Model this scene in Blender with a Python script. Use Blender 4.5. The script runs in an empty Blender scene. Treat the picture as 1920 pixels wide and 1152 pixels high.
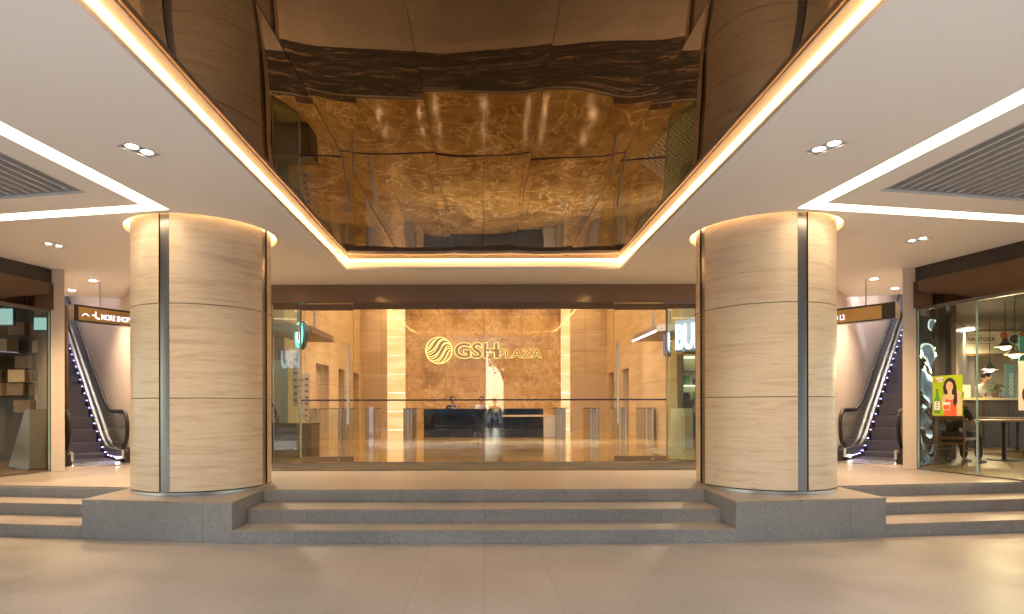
import bpy, bmesh, math, random
from mathutils import Vector, Matrix
from mathutils.geometry import tessellate_polygon, delaunay_2d_cdt
random.seed(7)
C = bpy.context.scene.collection
sc = bpy.context.scene
R = math.radians
EYE = 1.45; PF = 0.435; SF = 3.63; MZ = 3.777; F = 1150.0

# ---------------------------------------------------------------- camera, world, sun, exposure
cd = bpy.data.cameras.new("Camera"); cam = bpy.data.objects.new("Camera", cd); C.objects.link(cam)
sc.camera = cam
cam.matrix_world = Matrix.Translation((0, 0, EYE)) @ Matrix.Rotation(R(0.13), 4, 'Y') @ Matrix.Rotation(R(90), 4, 'X')
cd.sensor_width = 36; cd.lens = 36 * F / 1920; cd.shift_x = 53 / 1920; cd.shift_y = 186 / 1920
cd.clip_start = 0.05; cd.clip_end = 600
w = bpy.data.worlds.new("World"); sc.world = w; w.use_nodes = True
nt = w.node_tree; bg = nt.nodes['Background']; sky = nt.nodes.new('ShaderNodeTexSky')
sky.sky_type = 'NISHITA'; sky.sun_disc = False; sky.sun_elevation = R(38); sky.sun_rotation = R(200)
sky.air_density = 1.0; sky.dust_density = 1.0; sky.ozone_density = 1.5
nt.links.new(sky.outputs[0], bg.inputs[0]); bg.inputs[1].default_value = 0.15
sd = bpy.data.lights.new("sun", 'SUN'); sd.energy = 1.3; sd.angle = R(10); sd.color = (1, .98, .95)
so = bpy.data.objects.new("sun", sd); C.objects.link(so)
so.rotation_euler = (R(52), 0, R(180 - 200 + 180 + 0))
so.rotation_euler = Vector((0.27, 0.74, -0.616)).to_track_quat('-Z', 'Y').to_euler()
sc.view_settings.view_transform = 'Standard'; sc.view_settings.look = 'None'
sc.view_settings.exposure = 2.82; sc.view_settings.gamma = 1
cy = sc.cycles
cy.use_denoising = True; cy.max_bounces = 10; cy.transparent_max_bounces = 24; cy.glossy_bounces = 6
cy.diffuse_bounces = 5; cy.caustics_reflective = False; cy.caustics_refractive = False
cy.sample_clamp_indirect = 6.0; cy.blur_glossy = 0.5

def P(px, py, D):
    return Vector(((px - 907) * D / F, D, EYE + (762 - py) * D / F))

# ---------------------------------------------------------------- materials
MATS = {}
def newmat(name):
    m = bpy.data.materials.new(name); m.use_nodes = True
    m.node_tree.nodes.clear(); return m, m.node_tree
def N(t, typ, **kw):
    n = t.nodes.new(typ)
    for k, v in kw.items(): setattr(n, k, v)
    return n
def out(t, sock):
    o = N(t, 'ShaderNodeOutputMaterial'); t.links.new(sock, o.inputs['Surface'])
def coords(t, scale=(1, 1, 1), kind='Object', rot=(0, 0, 0)):
    tc = N(t, 'ShaderNodeTexCoord'); mp = N(t, 'ShaderNodeMapping')
    mp.inputs['Scale'].default_value = scale; mp.inputs['Rotation'].default_value = rot
    t.links.new(tc.outputs[kind], mp.inputs[0]); return mp.outputs[0]
def noise(t, vec, scale, detail=6, rough=.6, dist=0.0):
    n = N(t, 'ShaderNodeTexNoise'); n.inputs['Scale'].default_value = scale
    n.inputs['Detail'].default_value = detail; n.inputs['Roughness'].default_value = rough
    n.inputs['Distortion'].default_value = dist
    t.links.new(vec, n.inputs['Vector']); return n.outputs['Fac']
def ramp(t, fac, stops):
    r = N(t, 'ShaderNodeValToRGB'); e = r.color_ramp.elements
    while len(e) < len(stops): e.new(.5)
    for i, (p, c) in enumerate(stops):
        e[i].position = p; e[i].color = (*c, 1)
    t.links.new(fac, r.inputs[0]); return r.outputs[0]
def mixc(t, fac, a, b, mode='MIX'):
    m = N(t, 'ShaderNodeMix', data_type='RGBA', blend_type=mode)
    for s, v in ((m.inputs[0], fac), (m.inputs[6], a), (m.inputs[7], b)):
        if isinstance(v, (int, float)): s.default_value = v
        elif isinstance(v, tuple): s.default_value = (*v, 1)
        else: t.links.new(v, s)
    return m.outputs[2]
def bump(t, h, strength=.2, dist=.01):
    b = N(t, 'ShaderNodeBump'); b.inputs['Strength'].default_value = strength; b.inputs['Distance'].default_value = dist
    t.links.new(h, b.inputs['Height']); return b.outputs[0]
def pbr(t, col, rough=.5, metal=0, nrm=None, spec=.5, coat=0, aniso=0, trans=0):
    p = N(t, 'ShaderNodeBsdfPrincipled')
    for nm, v in (('Base Color', col), ('Roughness', rough), ('Metallic', metal), ('Specular IOR Level', spec), ('Coat Weight', coat), ('Anisotropic', aniso)):
        if isinstance(v, (int, float)): p.inputs[nm].default_value = v
        elif isinstance(v, tuple): p.inputs[nm].default_value = (*v, 1)
        else: t.links.new(v, p.inputs[nm])
    p.inputs['Coat Roughness'].default_value = .08
    if nrm: t.links.new(nrm, p.inputs['Normal'])
    return p.outputs[0]
def plain(name, col, rough=.5, metal=0, var=.12, scale=14, spec=.5, coat=0, bmp=0.0):
    if name in MATS: return MATS[name]
    m, t = newmat(name); v = coords(t)
    f = noise(t, v, scale, 4)
    c = mixc(t, f, tuple(x * (1 - var) for x in col), tuple(min(1, x * (1 + var)) for x in col))
    nr = bump(t, noise(t, v, scale * 6, 3), bmp, .004) if bmp else None
    out(t, pbr(t, c, rough, metal, nr, spec, coat)); MATS[name] = m; return m
def emis(name, col, s):
    s *= .62
    if name in MATS: return MATS[name]
    m, t = newmat(name); e = N(t, 'ShaderNodeEmission'); e.inputs[0].default_value = (*col, 1); e.inputs[1].default_value = s
    out(t, e.outputs[0]); MATS[name] = m; return m
def glassmat(name, tint, base=.05, refl=1.0, rough=0.0, extra=0.0):
    m, t = newmat(name)
    tr = N(t, 'ShaderNodeBsdfTransparent'); tr.inputs[0].default_value = (*tint, 1)
    gl = N(t, 'ShaderNodeBsdfGlossy'); gl.inputs['Roughness'].default_value = rough; gl.inputs[0].default_value = (.95, .98, .97, 1)
    lw = N(t, 'ShaderNodeLayerWeight'); lw.inputs[0].default_value = .5
    pw = N(t, 'ShaderNodeMath', operation='POWER'); pw.inputs[1].default_value = 5
    t.links.new(lw.outputs['Facing'], pw.inputs[0])
    ma = N(t, 'ShaderNodeMath', operation='MULTIPLY_ADD'); ma.inputs[1].default_value = (1 - base) * refl; ma.inputs[2].default_value = base
    t.links.new(pw.outputs[0], ma.inputs[0])
    mx = N(t, 'ShaderNodeMixShader'); t.links.new(ma.outputs[0], mx.inputs[0]); t.links.new(tr.outputs[0], mx.inputs[1]); t.links.new(gl.outputs[0], mx.inputs[2])
    out(t, mx.outputs[0]); MATS[name] = m; return m

def m_travertine():
    m, t = newmat('travertine')
    tc = N(t, 'ShaderNodeTexCoord'); oi = N(t, 'ShaderNodeObjectInfo')
    mp = N(t, 'ShaderNodeMapping'); mp.inputs['Scale'].default_value = (.42, .42, 6.2)
    ad = N(t, 'ShaderNodeVectorMath', operation='MULTIPLY_ADD'); ad.inputs[1].default_value = (17, 9, 31)
    t.links.new(oi.outputs['Random'], ad.inputs[0]); t.links.new(tc.outputs['Object'], ad.inputs[2])
    t.links.new(ad.outputs[0], mp.inputs[0]); v = mp.outputs[0]
    a = noise(t, v, 2.4, 9, .6, .5)
    b = noise(t, v, 8.5, 8, .72, .25)
    c1 = ramp(t, a, [(.25, (.64, .48, .33)), (.42, (.77, .62, .45)), (.55, (.84, .71, .54)), (.68, (.74, .59, .43)), (.85, (.60, .43, .29))])
    c2 = ramp(t, b, [(.30, (.46, .31, .19)), (.44, (.95, .92, .88)), (.72, (1, 1, 1))])
    c = mixc(t, .55, c1, c2, 'MULTIPLY')
    mp2 = N(t, 'ShaderNodeMapping'); mp2.inputs['Scale'].default_value = (3, 3, 14); t.links.new(tc.outputs['Object'], mp2.inputs[0])
    pits = ramp(t, noise(t, mp2.outputs[0], 6, 5, .7), [(.28, (.62, .5, .38)), (.36, (1, 1, 1))])
    c = mixc(t, .7, c, pits, 'MULTIPLY')
    out(t, pbr(t, c, ramp(t, b, [(0, (.30,) * 3), (1, (.44,) * 3)]), 0, bump(t, b, .06, .004), .5, .10)); MATS['travertine'] = m
def m_granite(name, c0, c1, rough, joints=None, jrot=(0, 0, 0), tile=(1, 1), off=.5, msize=.004, tilevar=.12, bstr=.15):
    m, t = newmat(name); v = coords(t)
    s = noise(t, v, 120, 5, .85); l = noise(t, v, 1.1, 6, .6); md = noise(t, v, 26, 5, .6)
    c = mixc(t, ramp(t, s, [(.35, (0,) * 3), (.65, (1,) * 3)]), c0, c1)
    c = mixc(t, .6, c, ramp(t, l, [(.3, (.68,) * 3), (.6, (1.0,) * 3)]), 'MULTIPLY')
    c = mixc(t, .5, c, ramp(t, md, [(.3, (.70,) * 3), (.65, (1.0,) * 3)]), 'MULTIPLY')
    h = s; rr = ramp(t, l, [(.2, (rough - .08,) * 3), (.8, (rough + .12,) * 3)])
    if joints:
        jv = coords(t, (1, 1, 1), 'Object', jrot)
        br = N(t, 'ShaderNodeTexBrick'); t.links.new(jv, br.inputs['Vector'])
        br.offset = off; br.inputs['Scale'].default_value = 1; br.inputs['Brick Width'].default_value = tile[0]; br.inputs['Row Height'].default_value = tile[1]
        br.inputs['Mortar Size'].default_value = msize; br.inputs['Mortar Smooth'].default_value = .1
        br.inputs['Color1'].default_value = (1 - tilevar, 1 - tilevar, 1 - tilevar, 1); br.inputs['Color2'].default_value = (1, 1, 1, 1); br.inputs['Mortar'].default_value = (.62, .59, .56, 1)
        c = mixc(t, 1, c, br.outputs['Color'], 'MULTIPLY')
        inv = N(t, 'ShaderNodeMath', operation='SUBTRACT'); inv.inputs[0].default_value = 1; t.links.new(br.outputs['Fac'], inv.inputs[1]); h2 = inv.outputs[0]
        nb = bump(t, h2, .3, .003)
    else: nb = bump(t, s, bstr, .002)
    out(t, pbr(t, c, rr, 0, nb, .5)); MATS[name] = m
def m_marble(name, cols, scale, dist, rough, joints=None, jrot=(0, 0, 0), vein=None, stretch=(1, 1, 1), off=0.0, emit=0.0, coat=.2):
    m, t = newmat(name); v = coords(t, stretch)
    a = noise(t, v, scale, 5, .5, dist * .5); b = noise(t, v, scale * 1.1, 4, .5, dist * .6)
    n = len(cols) - 1
    c = ramp(t, a, [(.25 + .5 * i / n, col) for i, col in enumerate(cols)])
    if vein:
        vv = N(t, 'ShaderNodeMath', operation='SUBTRACT'); vv.inputs[1].default_value = .5; t.links.new(b, vv.inputs[0])
        ab = N(t, 'ShaderNodeMath', operation='ABSOLUTE'); t.links.new(vv.outputs[0], ab.inputs[0])
        c = mixc(t, ramp(t, ab.outputs[0], [(.0, (.7,) * 3), (.022, (0,) * 3)]), c, vein)
        v2 = coords(t, stretch, 'Object', (.6, .3, .9)); d = noise(t, v2, scale * .9, 5, .5, dist * .7)
        v3 = N(t, 'ShaderNodeMath', operation='SUBTRACT'); v3.inputs[1].default_value = .52; t.links.new(d, v3.inputs[0])
        a3 = N(t, 'ShaderNodeMath', operation='ABSOLUTE'); t.links.new(v3.outputs[0], a3.inputs[0])
        c = mixc(t, ramp(t, a3.outputs[0], [(.0, (.35,) * 3), (.02, (0,) * 3)]), c, tuple(x * .55 for x in cols[0]))
    nb = None
    if joints:
        jv = coords(t, (1, 1, 1), 'Object', jrot)
        br = N(t, 'ShaderNodeTexBrick'); t.links.new(jv, br.inputs['Vector']); br.offset = off
        br.inputs['Scale'].default_value = 1; br.inputs['Brick Width'].default_value = joints[0]; br.inputs['Row Height'].default_value = joints[1]
        br.inputs['Mortar Size'].default_value = .006; br.inputs['Mortar Smooth'].default_value = 0
        br.inputs['Color1'].default_value = (.86, .86, .86, 1); br.inputs['Color2'].default_value = (1, 1, 1, 1); br.inputs['Mortar'].default_value = (.4, .36, .3, 1)
        c = mixc(t, 1, c, br.outputs['Color'], 'MULTIPLY')
    s = pbr(t, c, rough, 0, nb, .5, coat)
    if emit:
        e = N(t, 'ShaderNodeEmission'); t.links.new(c, e.inputs[0]); e.inputs[1].default_value = emit
        ad = N(t, 'ShaderNodeAddShader'); t.links.new(s, ad.inputs[0]); t.links.new(e.outputs[0], ad.inputs[1]); s = ad.outputs[0]
    out(t, s); MATS[name] = m
def m_brushed(name, col, rough, sc_=(2, 2, 200)):
    m, t = newmat(name); v = coords(t, sc_); f = noise(t, v, 3, 4, .6)
    c = mixc(t, f, tuple(x * .82 for x in col), col)
    out(t, pbr(t, c, ramp(t, f, [(.2, (rough * .8,) * 3), (.8, (rough * 1.3,) * 3)]), 1, None, .5)); MATS[name] = m
def m_wood(name, c0, c1, rough=.4, st=(1, 1, 12)):
    m, t = newmat(name); v = coords(t, st); f = noise(t, v, 3, 8, .6, 1.5)
    out(t, pbr(t, ramp(t, f, [(.3, c0), (.7, c1)]), rough)); MATS[name] = m
def m_soffit():
    m, t = newmat('white_paint'); v = coords(t)
    f = noise(t, v, .7, 5, .6); g = noise(t, v, 90, 3)
    out(t, pbr(t, mixc(t, f, (.85, .85, .845), (.89, .89, .885)), .55, 0, bump(t, g, .05, .001))); MATS['white_paint'] = m
def m_mat():
    m, t = newmat('ribbed_mat'); v = coords(t, (.28, 2.6, 1)); f = noise(t, v, 5, 9, .75, .8)
    f2 = noise(t, coords(t, (1.2, 16, 1)), 4, 3)
    c = mixc(t, .8, ramp(t, f, [(.44, (.008, .006, .005)), (.53, (.02, .014, .011)), (.62, (.26, .18, .12))]), ramp(t, f2, [(.3, (.55,) * 3), (.6, (1,) * 3)]), 'MULTIPLY')
    out(t, pbr(t, c, .6, 0, bump(t, f, .4, .004))); MATS['ribbed_mat'] = m
def m_diamond():
    m, t = newmat('diamond_tile'); 
    tc = N(t, 'ShaderNodeTexCoord'); sp = N(t, 'ShaderNodeSeparateXYZ'); t.links.new(tc.outputs['Object'], sp.inputs[0])
    def tri(s):
        a = N(t, 'ShaderNodeMath', operation='PINGPONG'); a.inputs[1].default_value = .35; t.links.new(s, a.inputs[0]); return a.outputs[0]
    ad = N(t, 'ShaderNodeMath', operation='ADD'); t.links.new(tri(sp.outputs[0]), ad.inputs[0]); t.links.new(tri(sp.outputs[1]), ad.inputs[1])
    mu = N(t, 'ShaderNodeMath', operation='MODULO'); mu.inputs[1].default_value = .14; t.links.new(ad.outputs[0], mu.inputs[0])
    gt = N(t, 'ShaderNodeMath', operation='GREATER_THAN'); gt.inputs[1].default_value = .075; t.links.new(mu.outputs[0], gt.inputs[0])
    out(t, pbr(t, mixc(t, gt.outputs[0], (.16, .12, .07), (.72, .64, .46)), .3)); MATS['diamond_tile'] = m
def m_mirror():
    m, t = newmat('bronze_mirror'); v = coords(t); f = noise(t, v, 1.5, 3)
    out(t, pbr(t, mixc(t, f, (.192, .132, .080), (.205, .142, .088)), .015, 1)); MATS['bronze_mirror'] = m

m_travertine(); m_soffit(); m_mat(); m_diamond(); m_mirror()
m_granite('granite_riser', (.15, .152, .155), (.48, .48, .48), .5, True, (R(90), 0, 0), (1.0, 20), 0, .003, .14)
m_granite('paving', (.335, .305, .27), (.455, .42, .375), .34, True, (0, 0, R(90)), (1.2, .56), .5, .0022, .07)
m_granite('platform_stone', (.32, .28, .24), (.42, .37, .32), .34, True, (0, 0, 0), (1.2, .6), .5, .003, .08)
m_marble('gold_marble', [(.40, .22, .08), (.58, .36, .15), (.70, .47, .22), (.52, .31, .12)], 1.1, 2.2, .16, (1.65, 1.35), (R(90), 0, 0), (.90, .70, .40))
m_marble('floor_marble', [(.20, .105, .022), (.34, .20, .055), (.48, .31, .10), (.26, .14, .032)], .95, 2.4, .11, (1.2, 1.2), (0, 0, 0), (.92, .74, .44))
m_marble('beige_marble', [(.57, .41, .23), (.67, .50, .30), (.74, .57, .36)], 1.2, .6, .25, (2.2, .95), (R(90), 0, 0), None, (.6, .6, 4))
m_marble('beige_marble_side', [(.57, .41, .23), (.67, .50, .30), (.74, .57, .36)], 1.2, .6, .25, (2.2, .95), (R(90), 0, R(90)), None, (.6, .6, 4))
m_marble('onyx', [(1, .56, .22), (1, .74, .40), (1, .86, .58)], .9, 1.2, .2, None, (0, 0, 0), None, (.8, .8, 3.5), 0, .085)
m_brushed('steel', (.62, .63, .64), .28); m_brushed('steel_dark', (.25, .24, .23), .35); m_brushed('bronze_metal', (.20, .135, .09), .38, (200, 2, 2))
m_brushed('strip_steel', (.36, .34, .32), .3); m_brushed('gold_metal', (.75, .50, .20), .32, (2, 2, 200))
m_wood('wood_brown', (.16, .075, .035), (.30, .15, .07)); m_wood('wood_pale', (.50, .36, .22), (.62, .47, .30), .4, (8, 1, 1)); m_wood('wood_dark', (.045, .024, .013), (.095, .055, .03), .5, (1, 1, 9))
WHITE = MATS['white_paint']
BLACK = plain('black_rubber', (.010, .009, .010), .5); DARK = plain('dark_panel', (.035, .033, .035), .16, 0, .1, 3)
PINK = plain('pale_plaster', (.72, .64, .60), .6, 0, .04, 2)
GLASS = glassmat('clear_glass', (.965, .975, .965), .034)
GGLASS = glassmat('green_glass', (.80, .90, .84), .08)
SHOPGL = glassmat('shop_glass', (.86, .89, .86), .032)
SMOKE = plain('smoked_mirror_glass', (.17, .125, .10), .03, 1, .03)
GEDGE = plain('glass_edge', (.22, .34, .31), .1, 0, .2, 3, coat=.5)
WARMW = (1.0, .74, .46)

# ---------------------------------------------------------------- builders
def inside(p, l):
    c = False; n = len(l)
    for i in range(n):
        a, b = l[i], l[(i + 1) % n]
        if (a.y > p.y) != (b.y > p.y) and p.x < (b.x - a.x) * (p.y - a.y) / (b.y - a.y) + a.x: c = not c
    return c
def triangulate(loops):
    flat = [Vector((p.x, p.y)) for l in loops for p in l]; ed = []; k = 0
    for l in loops:
        n = len(l); ed += [(k + i, k + (i + 1) % n) for i in range(n)]; k += n
    vs, _, fs, ov, _, _ = delaunay_2d_cdt(flat, ed, [], 0, 1e-7)
    if len(vs) != len(flat): return tessellate_polygon(loops)
    res = []
    for f in fs:
        c = (vs[f[0]] + vs[f[1]] + vs[f[2]]) / 3
        if inside(c, loops[0]) and not any(inside(c, h) for h in loops[1:]): res.append(tuple(ov[i][0] for i in f))
    return res
class MB:
    def __init__(s): s.bm = bmesh.new()
    def box(s, a, b, rot=None, piv=None):
        x0, y0, z0 = (min(a[i], b[i]) for i in range(3)); x1, y1, z1 = (max(a[i], b[i]) for i in range(3))
        vs = [s.bm.verts.new(v) for v in ((x0, y0, z0), (x1, y0, z0), (x1, y1, z0), (x0, y1, z0), (x0, y0, z1), (x1, y0, z1), (x1, y1, z1), (x0, y1, z1))]
        for f in ((0, 3, 2, 1), (4, 5, 6, 7), (0, 1, 5, 4), (1, 2, 6, 5), (2, 3, 7, 6), (3, 0, 4, 7)): s.bm.faces.new([vs[i] for i in f])
        if rot is not None: bmesh.ops.rotate(s.bm, verts=vs, cent=piv or ((x0 + x1) / 2, (y0 + y1) / 2, (z0 + z1) / 2), matrix=rot)
        return s
    def quadbox(s, p, q, z0, z1, th):     # an upright slab from plan point p to q, centred on the line
        p = Vector(p); q = Vector(q); d = (q - p).normalized(); n = Vector((-d.y, d.x)) * th / 2
        return s.prism([p - n, q - n, q + n, p + n], z0, z1)
    def prism(s, pts, z0, z1, holes=()):
        loops = [[Vector((p[0], p[1], 0)) for p in pts]] + [[Vector((p[0], p[1], 0)) for p in h] for h in holes]
        def area(l): return sum(l[i].x * l[(i + 1) % len(l)].y - l[(i + 1) % len(l)].x * l[i].y for i in range(len(l)))
        if area(loops[0]) < 0: loops[0].reverse()
        for h in loops[1:]:
            if area(h) > 0: h.reverse()
        flat = [p for l in loops for p in l]
        bot = [s.bm.verts.new((p.x, p.y, z0)) for p in flat]; top = [s.bm.verts.new((p.x, p.y, z1)) for p in flat]
        for tr in triangulate(loops):
            a, b, c = tr
            n = (flat[b] - flat[a]).cross(flat[c] - flat[a]).z
            if abs(n) < 1e-9: continue
            if n < 0: b, c = c, b
            try:
                s.bm.faces.new((top[a], top[b], top[c])); s.bm.faces.new((bot[a], bot[c], bot[b]))
            except ValueError: pass
        k = 0
        for l in loops:
            n = len(l)
            for i in range(n):
                j = (i + 1) % n
                try: s.bm.faces.new((bot[k + i], bot[k + j], top[k + j], top[k + i]))
                except ValueError: pass
            k += n
        return s
    def lathe(s, prof, c=(0, 0, 0), n=32, a0=0, a1=None, axis='Z'):
        full = a1 is None; a1 = 2 * math.pi if full else a1
        m = n if full else n + 1; rings = []
        for i in range(m):
            a = a0 + (a1 - a0) * i / n; ca, sa = math.cos(a), math.sin(a); ring = []
            for r, z in prof:
                v = (r * ca, r * sa, z) if axis == 'Z' else ((r * ca, z, r * sa) if axis == 'Y' else (z, r * ca, r * sa))
                ring.append(s.bm.verts.new((v[0] + c[0], v[1] + c[1], v[2] + c[2])))
            rings.append(ring)
        for i in range(n):
            A, B = rings[i], rings[(i + 1) % m]
            for j in range(len(prof) - 1):
                try: s.bm.faces.new((A[j], B[j], B[j + 1], A[j + 1]))
                except ValueError: pass
        return s
    def cyl(s, c, r, z0, z1, n=24, axis='Z'):
        e = 1e-4
        return s.lathe([(e, z0), (r, z0), (r, z1), (e, z1)], c, n, axis=axis)
    def ball(s, c, r, n=16, sz=(1, 1, 1)):
        g = bmesh.ops.create_uvsphere(s.bm, u_segments=n, v_segments=max(6, n // 2), radius=1)
        for v in g['verts']: v.co = Vector((v.co.x * r * sz[0] + c[0], v.co.y * r * sz[1] + c[1], v.co.z * r * sz[2] + c[2]))
        return s
    def tube(s, pts, r, n=8, closed=False, oval=None):
        pts = [Vector(p) for p in pts]; rings = []; m = len(pts); up = Vector((0, 0, 1)); prev = None
        for i, p in enumerate(pts):
            a = pts[i - 1] if (i or closed) else pts[i]; b = pts[(i + 1) % m] if (i < m - 1 or closed) else pts[i]
            d = (b - a).normalized()
            if prev is None:
                u = up if abs(d.z) < .9 else Vector((1, 0, 0)); x = d.cross(u).normalized()
            else: x = (prev - d * prev.dot(d)).normalized()
            prev = x; y = d.cross(x); rr = r[i] if isinstance(r, (list, tuple)) else r
            ox, oy = oval or (1, 1)
            rings.append([s.bm.verts.new(p + x * math.cos(2 * math.pi * k / n) * rr * ox + y * math.sin(2 * math.pi * k / n) * rr * oy) for k in range(n)])
        for i in range(m if closed else m - 1):
            A, B = rings[i], rings[(i + 1) % m]
            for k in range(n):
                try: s.bm.faces.new((A[k], A[(k + 1) % n], B[(k + 1) % n], B[k]))
                except ValueError: pass
        if not closed:
            for rg in (rings[0][::-1], rings[-1]):
                try: s.bm.faces.new(rg)
                except ValueError: pass
        return s
    def add(s, me, M):
        n0 = len(s.bm.verts); s.bm.from_mesh(me); s.bm.verts.ensure_lookup_table()
        for v in s.bm.verts[n0:]: v.co = M @ v.co
        return s
    def build(s, name, mat, parent=None, bev=0.0, smooth=False, **kw):
        bmesh.ops.recalc_face_normals(s.bm, faces=s.bm.faces)
        if bev:
            es = [e for e in s.bm.edges if len(e.link_faces) == 2 and e.calc_face_angle(0) > .6]
            bmesh.ops.bevel(s.bm, geom=es, offset=bev, segments=2, affect='EDGES', clamp_overlap=True)
        me = bpy.data.meshes.new(name); s.bm.to_mesh(me); s.bm.free(); me.materials.append(mat if not isinstance(mat, str) else MATS[mat])
        if smooth:
            for p in me.polygons: p.use_smooth = True
            try: me.set_sharp_from_angle(angle=R(38))
            except Exception: pass
        o = bpy.data.objects.new(name, me); C.objects.link(o)
        if parent: o.parent = parent
        tag(o, **kw); return o
def tag(o, label=None, cat=None, group=None, kind=None):
    for k, v in (('label', label), ('category', cat), ('group', group), ('kind', kind)):
        if v: o[k] = v
    return o
def empty(name, loc=(0, 0, 0), rz=0, label=None, cat=None, group=None):
    o = bpy.data.objects.new(name, None); C.objects.link(o); o.location = loc; o.rotation_euler = (0, 0, rz); o.empty_display_size = .1
    return tag(o, label, cat, group)
def kids(o): return [c for c in C.objects if c.parent == o]
def copy_tree(o, parent=None, loc=None, rz=None, label=None):
    c = o.copy(); C.objects.link(c)
    if parent: c.parent = parent
    if loc is not None: c.location = loc
    if rz is not None: c.rotation_euler = (0, 0, rz)
    if label: c['label'] = label
    for ch in kids(o): copy_tree(ch, c)
    return c
def textmesh(s, size=1, ext=.01, off=0.0, space=1.0):
    cu = bpy.data.curves.new('t', 'FONT'); cu.body = s; cu.size = size; cu.extrude = ext; cu.offset = off; cu.align_x = 'LEFT'; cu.space_character = space
    cu.resolution_u = 4
    o = bpy.data.objects.new('t', cu); C.objects.link(o)
    dg = bpy.context.evaluated_depsgraph_get(); me = bpy.data.meshes.new_from_object(o.evaluated_get(dg))
    bpy.data.objects.remove(o); return me
def frame(origin, u, v):     # matrix: local x->u, local y->v (up), local z->normal
    u = Vector(u).normalized(); v = Vector(v).normalized(); n = u.cross(v)
    M = Matrix((u, v, n)).transposed().to_4x4(); M.translation = Vector(origin); return M
def flatpoly(pts, z0, z1):
    m = MB(); m.prism(pts, z0, z1); return m
def localpoly(name, pts, th, M, mat, parent, z=0.0, **kw):
    m = MB(); m.prism(pts, z, z + th)
    for v in m.bm.verts: v.co = M @ v.co
    return m.build(name, mat, parent, **kw)
def spot(name, loc, energy, size=R(100), blend=.6, col=WARMW, rad=.04, tgt=(0, 0, -1), parent=None):
    l = bpy.data.lights.new(name, 'SPOT'); l.energy = energy * .42; l.spot_size = size; l.spot_blend = blend; l.color = col; l.shadow_soft_size = rad
    o = bpy.data.objects.new(name, l); C.objects.link(o); o.location = loc
    o.rotation_euler = Vector(tgt).to_track_quat('-Z', 'Y').to_euler()
    if parent: o.parent = parent
    return o

# ================================================================ SETTING
SLOPE = .20
def shopx(D): return 6.86 + SLOPE * (9.75 - D)
CANY = -.7  # unseen canopy edge, drawn back so more skylight reaches in
# ground (tiled paving), street beyond
MB().prism([(-9.6, CANY - 2.8), (9.6, CANY - 2.8), (9.6, 9), (-9.6, 9)], -.10, 0).build('paving', 'paving', kind='structure')
MB().box((-150, -160, -.35), (150, 120, -.16)).build('ground', plain('earth', (.16, .15, .14), .8), kind='structure')
MB().box((-80, -15, -.16), (80, CANY - 2.8, -.12)).build('road', plain('asphalt', (.05, .05, .052), .7, 0, .3, 40), kind='structure')
MB().box((-80, -19, -.16), (80, -15, 0.0)).build('pavement', plain('far_paving', (.30, .29, .27), .7, 0, .2, 6), kind='structure')
DD = Vector((-.67, .742)).normalized()                    # escalator heading on the left side (plan)
plat = [(-7.15, 8.12), (-4.42, 7.742), (-2.7, 7.5), (2.7, 7.5), (4.42, 7.742), (7.15, 8.12), (7.15, 11.08), (-7.15, 11.08)]
MB().prism(plat, 0, PF).build('platform', 'platform_stone', kind='structure')
def riser_front(a, b, z0, z1, name, parent=None, mat='granite_riser'):
    pass
# steps -------------------------------------------------------------
NOSE = .03
def step_block(m, poly, z): m.prism(poly, 0, z)
st = MB(); st.box((-2.668, 6.48, 0), (2.668, 7.497, .145))
st.build('lower_step', 'granite_riser', None, .004, label='x') if False else None
def flight(name, label, treads, group=None):
    root = empty(name, (0, 0, 0), 0, label, 'steps', group)
    for poly, z0, z1 in treads:
        m = MB(); m.prism(poly, z0, z1 - .022); m.build('riser', 'granite_riser', root)
        c = Vector((sum(p[0] for p in poly) / 4, sum(p[1] for p in poly) / 4))
        f = [(poly[0][0], poly[0][1] - .004), (poly[1][0], poly[1][1] - .004), poly[2], poly[3]]
        m = MB(); m.prism(f, z1 - .022, z1); m.build('tread', 'platform_stone', root, .003)  # tan tread colour paints in reflected light; same granite as the risers
    return root
flight('entrance_steps', 'wide grey granite steps in the centre, between the two column plinths', [
    ([(-2.667, 6.48), (2.667, 6.48), (2.667, 6.915), (-2.667, 6.915)], 0, .145),
    ([(-2.680, 6.92), (2.680, 6.92), (2.680, 7.492), (-2.680, 7.492)], 0, .29)])
for s, nm in ((-1, 'left'), (1, 'right')):
    def ln(x, d0): return (s * x, d0 + .14 * (x - 4.42))
    def q(d0, d1, x1=8.4): return [ln(4.424, d0), ln(x1, d0), ln(x1, d1), ln(4.424, d1)]
    flight('side_steps', 'grey granite side steps with treads toned tan for reflected light in front of the %s escalator' % nm, [
        (q(6.745, 7.268), 0, .145), (q(7.272, 7.736, 7.145), 0, .29)])
    # top granite riser facing for platform edges
    MB().prism([ln(4.43, 7.738), ln(7.148, 7.738), ln(7.148, 7.715), ln(4.43, 7.715)], .29, PF - .02).build('riser_facing', 'granite_riser', label='grey granite top riser of the %s side steps' % nm, cat='riser')
    # plinths
    root = empty('column_plinth', (0, 0, 0), 0, 'grey granite plinth block carrying the %s column' % nm, 'plinth', 'granite plinths under the columns')
    pl = [(s * 2.67, 6.5), (s * 4.42, 6.745), (s * 4.42, 7.738), (s * 2.695, 7.495)]
    MB().prism(pl, 0, PF - .024).build('block', 'granite_riser', root)
    MB().prism([(s * 2.668, 6.496), (s * 4.424, 6.741), (s * 4.424, 7.738), (s * 2.695, 7.495)], PF - .024, PF).build('capping_slab', 'platform_stone', root, .003)
MB().box((-2.69, 7.478, .292), (2.69, 7.498, PF - .02)).build('riser_facing', 'granite_riser', label='grey granite top riser of the wide central steps', cat='riser')
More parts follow.
